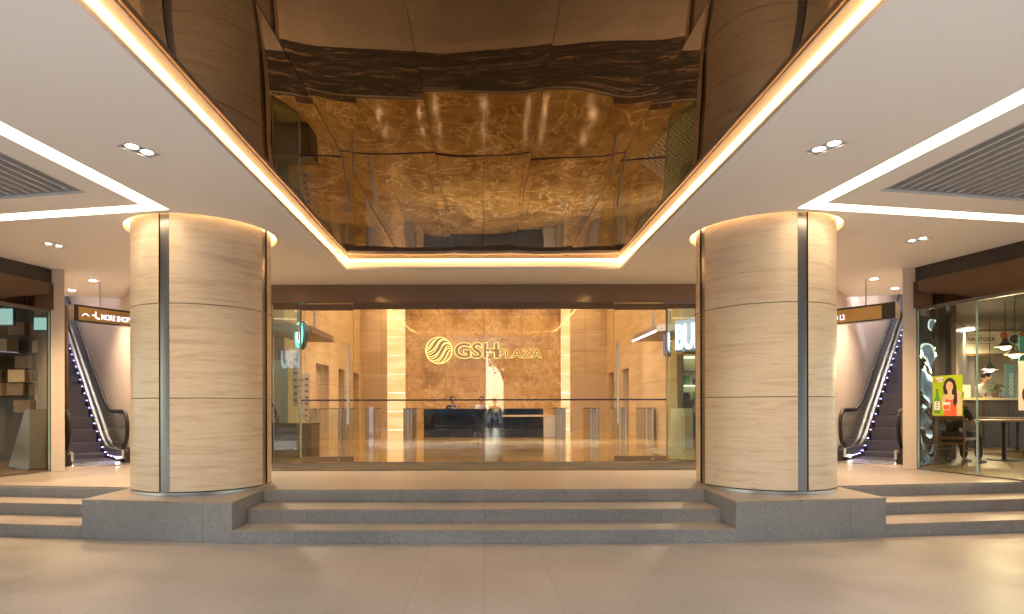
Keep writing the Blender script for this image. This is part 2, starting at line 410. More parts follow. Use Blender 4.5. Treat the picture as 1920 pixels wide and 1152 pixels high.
# entrance mat: dark, ribbed
MB().box((-3.95, 9.66, PF), (3.95, 11.03, PF + .006)).build('entrance_mat', 'ribbed_mat', label='long dark ribbed entrance mat before the glass doors', cat='mat')
# shop podium bases either side
for s, nm in ((-1, 'left'), (1, 'right')):
    MB().prism([(s * 7.155, 8.135), (s * 7.155, 8.3), (s * shopx(9.0), 9.0), (s * 14, 9.8), (s * 14, -3.4), (s * shopx(-3.4), -3.4)], 0, PF - .006).build('podium_wall', 'granite_riser', label='granite base under the %s shop front' % nm, cat='base wall')
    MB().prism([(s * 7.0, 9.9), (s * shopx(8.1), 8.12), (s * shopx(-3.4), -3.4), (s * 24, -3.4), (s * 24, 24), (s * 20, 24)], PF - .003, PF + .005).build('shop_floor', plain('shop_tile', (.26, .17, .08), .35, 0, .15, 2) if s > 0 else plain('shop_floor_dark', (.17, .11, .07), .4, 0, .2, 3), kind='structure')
    MB().prism([(s * 6.93, 10.02), (s * 6.2, 11.09), (s * 13, 19), (s * 14.2, 18)], PF - .003, PF + .006).build('landing_floor', plain('pink_tile', (.62, .5, .42), .25, 0, .06, 3), kind='structure')

# ceiling ------------------------------------------------------------
REC = [(-2.18, 3.1), (2.18, 3.1), (2.18, 9.75), (-2.18, 9.75)]
def circle(cx, cyy, r, n=56): return [(cx + r * math.cos(2 * math.pi * i / n), cyy + r * math.sin(2 * math.pi * i / n)) for i in range(n)]
COL = {-1: (-3.55, 7.78), 1: (3.55, 7.78)}; CR = .81
louv = {s: [(s * 4.03, 6.24), (s * 4.48, 1.0), (s * 6.9, 1.0), (s * 6.9, 6.77)] for s in (-1, 1)}
strip = {s: [(s * 3.47, 6.78), (s * 4.06, 1.0), (s * 4.24, 1.0), (s * 3.69, 6.61), (s * 7.0, 7.21), (s * 7.0, 7.42)] for s in (-1, 1)}
outl = [(-6.95, 9.9), (-6.93, 10.15), (-6.32, 10.95), (-6.2, 11.02), (6.2, 11.02), (6.32, 10.95), (6.93, 10.15), (6.95, 9.9), (shopx(CANY), CANY), (-shopx(CANY), CANY)]
dls = [(-2.92, 5.21, 28), (-5.79, 8.27, 28), (2.9, 5.18, -28), (5.73, 8.1, -28), (-5.2, 3.2, 28), (5.2, 3.2, -28)]
dls = dls[:4] + [(-3.6, 9.66, 90), (3.6, 9.66, 90)]
def rect(cx, cyy, hx, hy, a):
    ca, sa = math.cos(R(a)), math.sin(R(a))
    return [(cx + x * ca - y * sa, cyy + x * sa + y * ca) for x, y in ((-hx, -hy), (hx, -hy), (hx, hy), (-hx, hy))]
holes = [REC, circle(*COL[-1], .885), circle(*COL[1], .885), louv[-1], louv[1], strip[-1], strip[1]] + [rect(x, y, .075, .145, -a) for x, y, a in dls]
MB().prism(outl, SF, SF + .03, holes).build('ceiling', 'white_paint', kind='structure')
MB().prism([(-16, CANY), (16, CANY), (16, 11.35), (-16, 11.35)], 4.02, 4.4).build('sky_block_slab', plain('slab', (.4, .4, .4), .8), kind='structure')  # unseen slab, put in above the soffit to block the sky
MB().box((-16, CANY - .25, SF - .02), (16, CANY, 4.6)).build('canopy_fascia', plain('fascia', (.5, .48, .45), .5), label='canopy edge above the pavement at the street side', cat='fascia')
# column cove recess drums in ceiling and LED rings
LEDW = emis('led_warm', (1, .60, .28), 6.5)
for s, nm in ((-1, 'left'), (1, 'right')):
    r_ = empty('column_cove', (COL[s][0], COL[s][1], SF), 0, 'glowing circular ceiling cove ring around top of the %s column' % nm, 'cove light', 'cove rings round the columns')
    MB().lathe([(.888, .0), (.888, .065), (1.0, .07), (1.0, .22), (.80, .22)], (0, 0, 0), 64).build('cove_housing', 'white_paint', r_, smooth=True)
    m = MB(); m.tube([(.95 * math.cos(a * math.pi / 32), .95 * math.sin(a * math.pi / 32), .085) for a in range(64)], .012, 6, True); m.build('led_strip', LEDW, r_)

# mirror recess ---------------------------------------------------------
rt = empty('mirror_ceiling', (0, 0, MZ), 0, 'bronze mirror ceiling of long wavy panels recessed above the entrance', 'mirror ceiling')
xs = [-2.10, -1.30, -.445, .445, 1.30, 2.10]
rnd = random.Random(5)
for i in range(5):
    x0, x1 = xs[i] + .0015, xs[i + 1] - .0015
    bm = bmesh.new(); nx, ny = 16, 110; grid = []
    ph = [rnd.uniform(0, 6.28) for _ in range(6)]; tl = rnd.uniform(-.0015, .0015)
    for a in range(nx + 1):
        col = []
        for b in range(ny + 1):
            u = a / nx; v = b / ny; x = x0 + (x1 - x0) * u; y = 3.19 + 6.47 * v
            e = (2 * u - 1)
            z = -.0035 * (1 - e ** 4) + tl * e + .0022 * math.sin(1.5 * y + ph[0] + u) + .0010 * math.sin(3.1 * y + ph[1] + 2 * u) + .0011 * math.sin(4.5 * x + ph[2] + .6 * y) + .00035 * math.sin(6.7 * y + ph[3]) * math.cos(5 * x + ph[4])
            edge = max(0, 1 - (9.66 - y) / .35); z += -.002 * edge ** 2
            col.append(bm.verts.new((x, y, z)))
        grid.append(col)
    for a in range(nx):
        for b in range(ny): bm.faces.new((grid[a][b], grid[a][b + 1], grid[a + 1][b + 1], grid[a + 1][b]))
    me = bpy.data.meshes.new('mirror_panel'); bm.to_mesh(me); bm.free(); me.materials.append(MATS['bronze_mirror'])
    for p in me.polygons: p.use_smooth = True
    o = bpy.data.objects.new('mirror_panel', me); C.objects.link(o); o.parent = rt
MB().box((-2.09, 3.2, .012), (2.09, 9.65, .03)).build('backing_board', BLACK, rt)
MB().prism([(-2.108, 3.182), (2.108, 3.182), (2.108, 9.668), (-2.108, 9.668)], -.006, .03, [[(-2.101, 3.189), (2.101, 3.189), (2.101, 9.661), (-2.101, 9.661)]]).build('edge_trim', plain('trim_grey', (.42, .37, .34), .5), rt)
# cove channel around the floating mirror panel
cv = empty('recess_cove', (0, 0, 0), 0, 'warm LED cove light strip running round the mirror ceiling recess', 'cove light')
def framepoly(off_in, off_out):
    a = [(-2.18 - off_out, 3.1 - off_out), (2.18 + off_out, 3.1 - off_out), (2.18 + off_out, 9.75 + off_out), (-2.18 - off_out, 9.75 + off_out)]
    b = [(-2.18 - off_in, 3.1 - off_in), (2.18 + off_in, 3.1 - off_in), (2.18 + off_in, 9.75 + off_in), (-2.18 - off_in, 9.75 + off_in)]
    return a, b
a, b = framepoly(.001, .010); MB().prism(a, SF - .004, SF + .038, [b]).build('lower_lip', 'white_paint', cv)
a, b = framepoly(.085, .105); MB().prism(a, SF + .031, SF + .37, [b]).build('channel_back', 'white_paint', cv)
a, b = framepoly(.011, .085); MB().prism(a, SF + .031, SF + .036, [b]).build('channel_floor', 'white_paint', cv)
m = MB(); k = .066; LZ = SF + .172
cs = [(-2.18 - k, 3.1 - k, LZ), (2.18 + k, 3.1 - k, LZ), (2.18 + k, 9.75 + k, LZ), (-2.18 - k, 9.75 + k, LZ)]
for i in range(4): m.tube([cs[i], cs[(i + 1) % 4]], .011, 6)
m.build('led_strip', emis('led_cove', (1, .50, .18), 6.0), cv)
# V shaped light strips, louvres
LSTR = emis('light_diffuser', (1, .76, .48), 2.2)
for s, nm in ((-1, 'left'), (1, 'right')):
    r_ = empty('light_strip', (0, 0, 0), 0, 'bright V shaped linear light set in the %s ceiling' % nm, 'ceiling light', 'V shaped ceiling light strips')
    MB().prism(strip[s], SF + .006, SF + .016).build('diffuser', LSTR, r_)
    MB().prism(strip[s], SF + .032, SF + .05).build('housing', 'white_paint', r_)
    r_ = empty('ceiling_louvre', (0, 0, 0), 0, 'grey slatted air louvre in the %s ceiling inside the V light' % nm, 'ceiling louvre', 'slatted ceiling louvres')
    lm = plain('louvre_grey', (.56, .57, .60), .45, 0, .05)
    MB().prism([(s * 3.9, 6.4), (s * 4.4, .9), (s * 7.1, .9), (s * 7.1, 7.0)], SF + .20, SF + .22).build('backing', BLACK, r_)
    a_ = [(s * 4.01, 6.262), (s * 4.46, .98), (s * 6.92, .98), (s * 6.92, 6.79)]
    MB().prism(a_, SF + .031, SF + .20, [louv[s]]).build('frame', plain('louvre_frame', (.5, .47, .45), .5), r_)
    x = 4.10
    while x < 6.85:
        ys = 6.24 + .183 * (x - 4.03) - .005; ye = 1.01
        dx = -.085 * (ys - ye)
        m = MB(); m.prism([(s * x, ys), (s * (x + .03), ys), (s * (x + .03 + .085 * (ys - ye)), ye), (s * (x + .085 * (ys - ye)), ye)], SF + .035, SF + .16)
        if x + .1 + .085 * (ys - ye) < 6.9: m.build('slat', lm, r_)
        else: m.bm.free()
        x += .118
# downlights
def twin(x, y, a, label, e=55, col=(1, .76, .52)):
    e *= .55
    r_ = empty('downlight', (x, y, SF), R(-a), label, 'downlight', 'twin recessed downlights')
    MB().prism([(-.082, -.152), (.082, -.152), (.082, .152), (-.082, .152)], -.003, .004, [[(-.07, -.14), (.07, -.14), (.07, .14), (-.07, .14)]]).build('bezel', plain('bezel_white', (.7, .68, .65), .4), r_)
    MB().prism([(-.074, -.144), (.074, -.144), (.074, .144), (-.074, .144)], .06, .065).build('reflector_box', plain('bezel_dark', (.25, .22, .2), .4), r_)
    for k in (-.066, .066):
        MB().lathe([(.058, .004), (.045, .045), (.0001, .045)], (0, k, 0), 20).build('reflector', 'steel', r_, smooth=True)
        MB().lathe([(.044, .032), (.03, .012), (.0001, .008)], (0, k, 0), 16).build('lamp', emis('lamp_glow', (1, .84, .62), 12), r_, smooth=True)
    spot('spot_lamp', (0, 0, -.01), e, R(130), .8, col, .05, parent=r_)
twin(*dls[0], 'twin recessed downlight in left ceiling beside the V light', 90, (1, .76, .54))
twin(*dls[1], 'twin recessed downlight in left ceiling before the left shop', 330, (1, .60, .30))
twin(*dls[2], 'twin recessed downlight in right ceiling beside the V light', 90, (1, .76, .54))
twin(*dls[3], 'twin recessed downlight in right ceiling before the cafe', 290, (1, .62, .32))

twin(*dls[4], 'twin recessed downlight behind the left column before the glass front', 400)
twin(*dls[5], 'twin recessed downlight behind the right column before the glass front', 400)
# ================================================================ COLUMNS
def column(s, nm):
    cx, cyy = COL[s]
    root = empty('column', (cx, cyy, PF), 0, '%s round column clad in beige travertine with vertical steel strips' % nm, 'column', 'travertine clad columns')
    MB().lathe([(.0001, 0), (CR - .03, 0), (CR - .03, 3.42), (.0001, 3.42)], (0, 0, 0), 64).build('core', plain('joint_dark', (.03, .022, .018), .5), root, smooth=True)
    MB().lathe([(CR - .035, .002), (CR + .006, .002), (CR + .006, .034), (CR - .012, .037)], (0, 0, 0), 72).build('base_ring', 'steel', root, smooth=True)
    cen = [R(-90 + s * 6 + 90 * k) for k in range(4)]
    hw = .064 / CR; g = .009 / CR
    zs = [.042, 1.115, 2.195, 3.30]
    for k in range(4):
        MB().lathe([(CR - .03, .037), (CR - .012, .037), (CR - .012, 3.29), (CR - .03, 3.29)], (0, 0, 0), 8, cen[k] - hw + g, cen[k] + hw - g).build('steel_strip', 'strip_steel', root, smooth=True)
        a0 = cen[k] + hw; a1 = cen[(k + 1) % 4] - hw + (2 * math.pi if k == 3 else 0)
        for j in range(3):
            z0, z1 = zs[j] + .004, zs[j + 1] - .004
            MB().lathe([(CR - .028, z0), (CR - .002, z0), (CR, z0 + .002), (CR, z1 - .002), (CR - .002, z1), (CR - .028, z1)], (0, 0, 0), 30, a0, a1).build('stone_panel', 'travertine', root, smooth=True)
column(-1, 'left'); column(1, 'right')

# ================================================================ ENTRANCE GLASS FRONT
FD = 11.1
def fx(px, D=FD): return (px - 907) * D / F
MB().box((-3.86, FD - .12, 3.31), (3.86, FD + .15, SF + .4)).build('header_beam', plain('header_brown', (.20, .13, .09), .16, 0, .1, 3, .5, .4), label='brown header beam above the glass entrance', cat='header beam')
def glassdoor(x0, x1, xh, label):
    r_ = empty('glass_door', ((x0 + x1) / 2, FD, PF), 0, label, 'glass door', 'entrance glass doors')
    w2 = (x1 - x0) / 2
    MB().box((-w2 + .004, -.006, .11), (w2 - .004, .006, 2.75)).build('pane', GLASS, r_)
    kp = MB().box((-w2 + .004, -.022, .012), (w2 - .004, .022, .11)).build('kick_plate', plain('rail_brown', (.17, .115, .075), .4, 0, .1, 3), r_, .003)
    MB().cyl((.45 * w2, -.028, .06), .02, -.006, .006, 14, 'Y').build('lock', 'steel', kp)
    MB().box((-w2 + .004, -.02, 2.752), (w2 - .004, .02, 2.862)).build('top_rail', MATS['rail_brown'], r_, .003)
    xx = xh - (x0 + x1) / 2
    h = MB(); h.tube([(xx, -.075, .70), (xx, -.075, 2.15)], .021, 12)
    for z in (.95, 1.9): h.tube([(xx, -.075, z), (xx, .0, z)], .010, 8)
    h.build('handle', 'steel', r_, smooth=True)
    MB().box((-w2 + .006, -.0095, 1.115), (w2 - .006, -.0065, 1.143)).build('safety_stripe', plain('stripe_navy', (.012, .012, .045), .4), r_)
glassdoor(fx(563), fx(663), fx(655), 'left glass entrance door with tall steel pull handle')
glassdoor(fx(1151), fx(1250), fx(1157), 'right glass entrance door with tall steel pull handle')
def pane(x0, x1, label, stripe=True):
    r_ = empty('glazed_bay', ((x0 + x1) / 2, FD, PF), 0, label, 'glass panel', 'fixed glass panels of the entrance')
    w2 = (x1 - x0) / 2
    MB().box((-w2 + .003, -.007, .012), (w2 - .003, .007, 2.769)).build('pane', GLASS, r_)
    if stripe: MB().box((-w2 + .004, -.0105, 1.115), (w2 - .004, -.0075, 1.143)).build('safety_stripe', MATS['stripe_navy'], r_)
    for sx in (-1, 1): MB().box((sx * w2 - .0025, -.008, .012), (sx * w2 + .0025, .008, 2.872)).build('silicone_joint', plain('silicone', (.35, .3, .24), .3), r_)
    MB().box((-w2, -.015, .0), (w2, .015, .012)).build('floor_channel', 'steel_dark', r_)
    MB().box((-w2 + .003, -.012, 2.77), (w2 - .003, .012, 2.872)).build('head_rail', MATS['rail_brown'], r_)
pane(fx(663), 0, 'large fixed glass panel left of the entrance centre')
pane(0, fx(1151), 'large fixed glass panel right of the entrance centre')
pane(-3.80, fx(563), 'narrow fixed glass panel beside the left column', False)
pane(fx(1250), 3.84, 'narrow fixed glass panel beside the right column', False)
for s, nm in ((-1, 'left'), (1, 'right')):
    r_ = empty('side_screen', (0, 0, 0), 0, 'green tinted glass return screen inside the %s end of entrance' % nm, 'glass screen', 'green glass return screens')
    MB().quadbox((s * 3.83, 11.14), (s * 3.50, 11.70), PF + .01, 3.3, .014).build('pane', GGLASS, r_)
    MB().quadbox((s * 3.50, 11.70), (s * 3.49, 11.72), PF + .01, 3.3, .03).build('edge', GEDGE, r_)
    MB().quadbox((s * 3.83, 11.14), (s * 3.50, 11.70), PF, PF + .012, .03).build('channel', 'steel_dark', r_)
    MB().box((s * 3.86, FD - .1, PF), (s * 3.95, FD + .1, SF)).build('jamb_post', 'steel_dark', label='dark steel jamb post at the %s end of glass front' % nm, cat='post')

# ================================================================ LOBBY
MB().box((-6.05, 11.08, PF - .1), (6.05, 27, PF)).build('lobby_floor', 'floor_marble', kind='structure')
BW = 26.5; CE = 6.3
MB().box((-6.05, 11.26, CE), (6.05, 27, CE + .2)).build('lobby_ceiling', plain('lobby_ceiling_paint', (.7, .62, .5), .5), kind='structure')
MB().box((-3.39, BW, PF), (3.34, BW + .3, CE)).build('feature_wall', 'gold_marble', label='golden brown veined marble feature wall behind reception', cat='feature wall')
for s, x0, x1, nm in ((-1, -4.15, -3.39, 'left wide'), (1, 3.34, 3.72, 'right slim')):
    r_ = empty('glowing_pillar', (0, 0, 0), 0, '%s glowing backlit onyx strip beside the marble feature wall' % nm, 'backlit pillar')
    z = PF
    while z < CE - .1:
        MB().box((x0 + .004, BW - .12, z + .008), (x1 - .004, BW + .1, min(z + .80, CE) - .004)).build('onyx_panel', 'onyx', r_); z += .80
for s, a_, b_, nm in ((-1, -5.3, -4.16, 'left'), (1, 3.73, 5.3, 'right')):
    r_ = empty('back_wall', (0, 0, 0), 0, 'beige marble rear lobby wall on the %s' % nm, 'wall')
    MB().box((a_, BW - .02, PF), (b_, BW + .3, CE)).build('wall_face', 'beige_marble', r_)
    MB().box((a_ + .12, BW - .05, PF), (b_ - .1, BW - .021, PF + 2.25)).build('flush_door', plain('door_stone', (.58, .42, .25), .3, 0, .05, 2), r_)
# side walls with lift openings
for s, nm in ((-1, 'left'), (1, 'right')):
    r_ = empty('lobby_side_wall', (0, 0, 0), 0, 'beige marble %s lobby wall with tall dark lift openings' % nm, 'wall')
    ops = [(19.35, 21.0), (22.4, 23.4), (24.9, 26.0)] if s < 0 else [(22.4, 23.4), (24.9, 26.0)]
    y = 16.6; H = PF + 2.40
    for o0, o1 in ops:
        MB().box((s * 5.3, y, PF), (s * 5.6, o0, CE)).build('wall_face', 'beige_marble_side', r_)
        MB().box((s * 5.3, o0, H), (s * 5.6, o1, CE)).build('lintel', 'beige_marble_side', r_)
        MB().box((s * 5.602, o0 - .3, PF), (s * 5.70, o1 + .3, H + .3)).build('lift_door', 'steel_dark' if o0 > 21 else MATS['beige_marble_side'], r_)
        y = o1
    MB().box((s * 5.3, y, PF), (s * 5.6, BW + .3, CE)).build('wall_face', 'beige_marble_side', r_)
    MB().box((s * 5.3, 16.3, PF), (s * 6.05, 16.6, CE)).build('shop_end_wall', plain('end_wall_beige', (.62, .47, .3), .4, 0, .08, 2), label='beige end wall of the %s lobby shop' % nm, cat='wall')
    MB().box((s * 5.95, 11.31, PF), (s * 6.05, 16.29, CE)).build('shop_back_wall', plain('shop_wall_l', (.42, .30, .18), .5) if s < 0 else plain('shop_wall_r', (.7, .62, .48), .5), label='rear wall inside the %s lobby shop' % nm, cat='wall')
# lobby lamps: lit ceiling panels
for i, x in enumerate((-4.2, -2.1, 0, 2.1, 4.2)):
    for j, y in enumerate((13.2, 15.8, 18.4, 21.0, 23.6, 25.6)):
        r_ = empty('lobby_downlight', (x, y, CE), 0, 'small round downlight in the high lobby ceiling', 'downlight', 'round downlights of the lobby ceiling')
        MB().lathe([(.10, 0), (.10, -.012), (.08, -.014), (.08, 0)], (0, 0, 0), 20).build('ring', 'steel_dark', r_)
        MB().cyl((0, 0, 0), .055, -.008, -.002, 16).build('lamp', emis('lobby_lamp', (1, .84, .62), 5), r_)
        spot('spot_lamp', (0, 0, -.03), 64 if y < 25 else 50, R(150), .9, (1, .70, .38), .05, parent=r_)
# logo sign (halo lit letters and emblem)
lg = empty('logo_sign', (0, BW - .05, 0), 0, 'halo lit logo sign reading GSH PLAZA on the marble wall', 'sign')
HALO = emis('halo_yellow', (1, .66, .18), .55); FACE = plain('letter_face', (.42, .32, .22), .4, .3)
LS = BW / F
def logotext(s, px, py, hpx, off, space=1.0, sx=1.0):
    size = hpx * LS / .70
    for nm2, of, ex, yy, mt in (('letter_halo', off + .055, .004, 0, HALO), ('letter_face', off - .012, .006, -.035, FACE)):
        me = textmesh(s, size, ex, of * size * .35, space)
        M = Matrix.Translation((( px - 907) * LS, yy, EYE + (762 - py) * LS)) @ Matrix.Diagonal((sx, 1, 1, 1)) @ Matrix.Rotation(R(90), 4, 'X')
        MB().add(me, M).build(nm2, mt, lg)
logotext('GSH', 852, 671, 27, .07, 1.02, 1.12)
logotext('PLAZA', 932, 671, 15, .06, 1.18, 1.15)
ex, ey, er = (823.5 - 907) * LS, EYE + (762 - 657.5) * LS, 24.5 * LS
m = MB(); m.tube([(ex + er * math.cos(a * math.pi / 24), 0, ey + er * math.sin(a * math.pi / 24)) for a in range(48)], .022, 6, True); m.build('emblem_ring', HALO, lg)
def swoosh(pts, ws, nm2, mt, yy, grow=0):
    L, Rr = [], []
    for i, p in enumerate(pts):
        a_ = Vector(pts[max(0, i - 1)]); b_ = Vector(pts[min(len(pts) - 1, i + 1)]); d = (b_ - a_).normalized(); n = Vector((-d.y, d.x))
        L.append(Vector(p) + n * (ws[i] + grow)); Rr.append(Vector(p) - n * (ws[i] + grow))
    poly = L + Rr[::-1]
    m = MB(); m.prism([(p.x, p.y) for p in poly], 0, .012)
    M = Matrix.Translation((ex, yy, ey)) @ Matrix.Scale(er, 4) @ Matrix.Rotation(R(90), 4, 'X')
    for v in m.bm.verts: v.co = M @ v.co
    m.build(nm2, mt, lg)
def bez(p0, p1, p2, p3, n=14):
    return [tuple((1 - t) ** 3 * a + 3 * (1 - t) ** 2 * t * b + 3 * (1 - t) * t * t * c + t ** 3 * d for a, b, c, d in zip(p0, p1, p2, p3)) for t in [i / n for i in range(n + 1)]]
for k, (c0, wv) in enumerate(((bez((.72, .62), (-.1, 1.05), (.25, -.35), (-.85, -.42)), .13), (bez((.85, .36), (.15, .75), (.35, -.75), (-.60, -.72)), .12), (bez((.92, .02), (.50, .35), (.55, -.85), (-.15, -.93)), .10), (bez((.30, .90), (-.35, .95), (-.2, .15), (-.93, -.1)), .12), (bez((-.15, .93), (-.7, .8), (-.7, .4), (-.95, .2)), .08))):
    ws = [wv * (.35 + .65 * math.sin(math.pi * i / 14)) for i in range(15)]
    swoosh(c0, ws, 'emblem_halo', HALO, 0.0, .055); swoosh(c0, ws, 'emblem_face', FACE, -.03)
# reception desk
RD = empty('reception_desk', (0, 20.0, PF), 0, 'long glossy black reception desk with pale wooden shelf and stone end', 'reception desk')
MB().box((-1.96, 0, .0), (1.94, .06, .93)).build('front_panel', plain('black_gloss', (.006, .006, .008), .03, 0, .1, 4, .8, .6), RD, .003)
MB().box((-1.96, .062, .0), (1.94, .75, .91)).build('carcass', 'wood_dark', RD)
MB().box((.60, -.14, .67), (2.42, -.003, .73)).build('shelf', 'wood_pale', RD, .004)
MB().box((1.945, -.12, 0), (2.42, .7, .66)).build('end_block', plain('stone_end', (.58, .50, .36), .4, 0, .08, 2), RD, .004)

# ---- people ----------------------------------------------------------
SKIN = plain('skin', (.55, .33, .22), .5, 0, .04, 30); HAIR = plain('hair', (.02, .014, .012), .45, 0, .3, 80)
def skinned(pts, edges, levels=1):
    me = bpy.data.meshes.new('s'); me.from_pydata([p[0] for p in pts], edges, []); o = bpy.data.objects.new('s', me); C.objects.link(o)
    mod = o.modifiers.new('k', 'SKIN'); mod.use_smooth_shade = True
    sv = me.skin_vertices[0].data
    for i, p in enumerate(pts):
        r = p[1]; sv[i].radius = (r, r) if not isinstance(r, tuple) else r
    sv[0].use_root = True
    sb = o.modifiers.new('b', 'SUBSURF'); sb.levels = levels; sb.render_levels = levels
    dg = bpy.context.evaluated_depsgraph_get(); r = bpy.data.meshes.new_from_object(o.evaluated_get(dg)); bpy.data.objects.remove(o); return r
def headmesh(m, c, k=1.0, yaw=0, pitch=0):
    """shaped head with brow, nose, chin and ears; faces local -Y"""
    n0 = len(m.bm.verts)
    g = bmesh.ops.create_uvsphere(m.bm, u_segments=24, v_segments=16, radius=1)
    for v in g['verts']:
        x, y, z = v.co
        w_ = 1 - .28 * max(0, -z) ** 1.3 * (1 if y < .2 else .6)
        yy = y * (.098 if y > 0 else .092); xx = x * .076 * w_; zz = z * (.118)
        if y < 0: yy *= (1 - .10 * max(0, -z)); 
        if y < -.75 and -.35 < z < .12 and abs(x) < .22: yy -= .020 * (1 - abs(x) / .22) * (1 - abs(z + .14) / .3)
        if y < -.7 and .10 < z < .28 and .15 < abs(x) < .6: yy += .006
        v.co = (xx, yy, zz)
    for sx in (-1, 1): m.ball((sx * .078, .01, -.005), .022, 8, (.4, .8, 1.3))
    m.bm.verts.ensure_lookup_table()
    M = Matrix.Translation(c) @ Matrix.Rotation(yaw, 4, 'Z') @ Matrix.Rotation(pitch, 4, 'X') @ Matrix.Scale(k, 4)
    for v in m.bm.verts[n0:]: v.co = M @ v.co
    return M
def facebits(root, M):
    L_ = [(MB().ball((0, -.085, -.058), .016, 8, (1.5, .4, .35)), 'mouth', plain('lip', (.45, .16, .13), .5))]
    for sx in (-1, 1):
        L_.append((MB().ball((sx * .030, -.083, .012), .0095, 8, (1.3, .6, .7)), 'eye', plain('eye_white', (.8, .78, .75), .3)))
        L_.append((MB().ball((sx * .030, -.0885, .012), .0045, 8, (1, .6, 1)), 'pupil', BLACK))
    for mm, nm2, mt in L_:
        for v in mm.bm.verts: v.co = M @ v.co
        mm.build(nm2, mt, root, smooth=True)
def hairmesh(root, M, style='short'):
    m = MB(); m.ball((0, .014, .030), 1, 22, (.084, .103, .108))
    for v in list(m.bm.verts):
        if v.co.y < -.055 and v.co.z < .052: v.co.y = -.052
        if v.co.z < -.05: v.co.z = -.05
    if style == 'long':
        m.ball((0, .06, -.07), 1, 18, (.075, .055, .14))
    if style == 'bun': m.ball((0, .11, .03), .035, 12)
    for v in m.bm.verts: v.co = M @ v.co
    m.build('hair', HAIR, root, smooth=True)
def hand(pts, edges, wi, wrist, d, side, up=Vector((0, 0, 1))):
    """palm and five short curled fingers as chains rooted in the palm"""
    d = Vector(d).normalized(); s_ = d.cross(up).normalized(); wrist = Vector(wrist)
    pi_ = len(pts); pts.append((wrist + d * .055, (.034, .018))); edges.append((wi, pi_))
    pa = len(pts); pts.append((wrist + d * .085, (.034, .014))); edges.append((pi_, pa))
    fingers = []
    for k, (o_, L) in enumerate(((-.030, .062), (-.010, .075), (.010, .070), (.028, .054))):
        fingers.append([(wrist + d * .075 + s_ * o_, .0095), (wrist + d * (.085 + L * .55) + s_ * o_ * 1.15, .0088), (wrist + d * (.085 + L * .85) + s_ * o_ * 1.2 - up * .018, .0078)])
    fingers.append([(wrist + d * .03 - s_ * .022 * side, .011), (wrist + d * .06 - s_ * .05 * side, .0098), (wrist + d * .088 - s_ * .052 * side, .0085)])
    return fingers
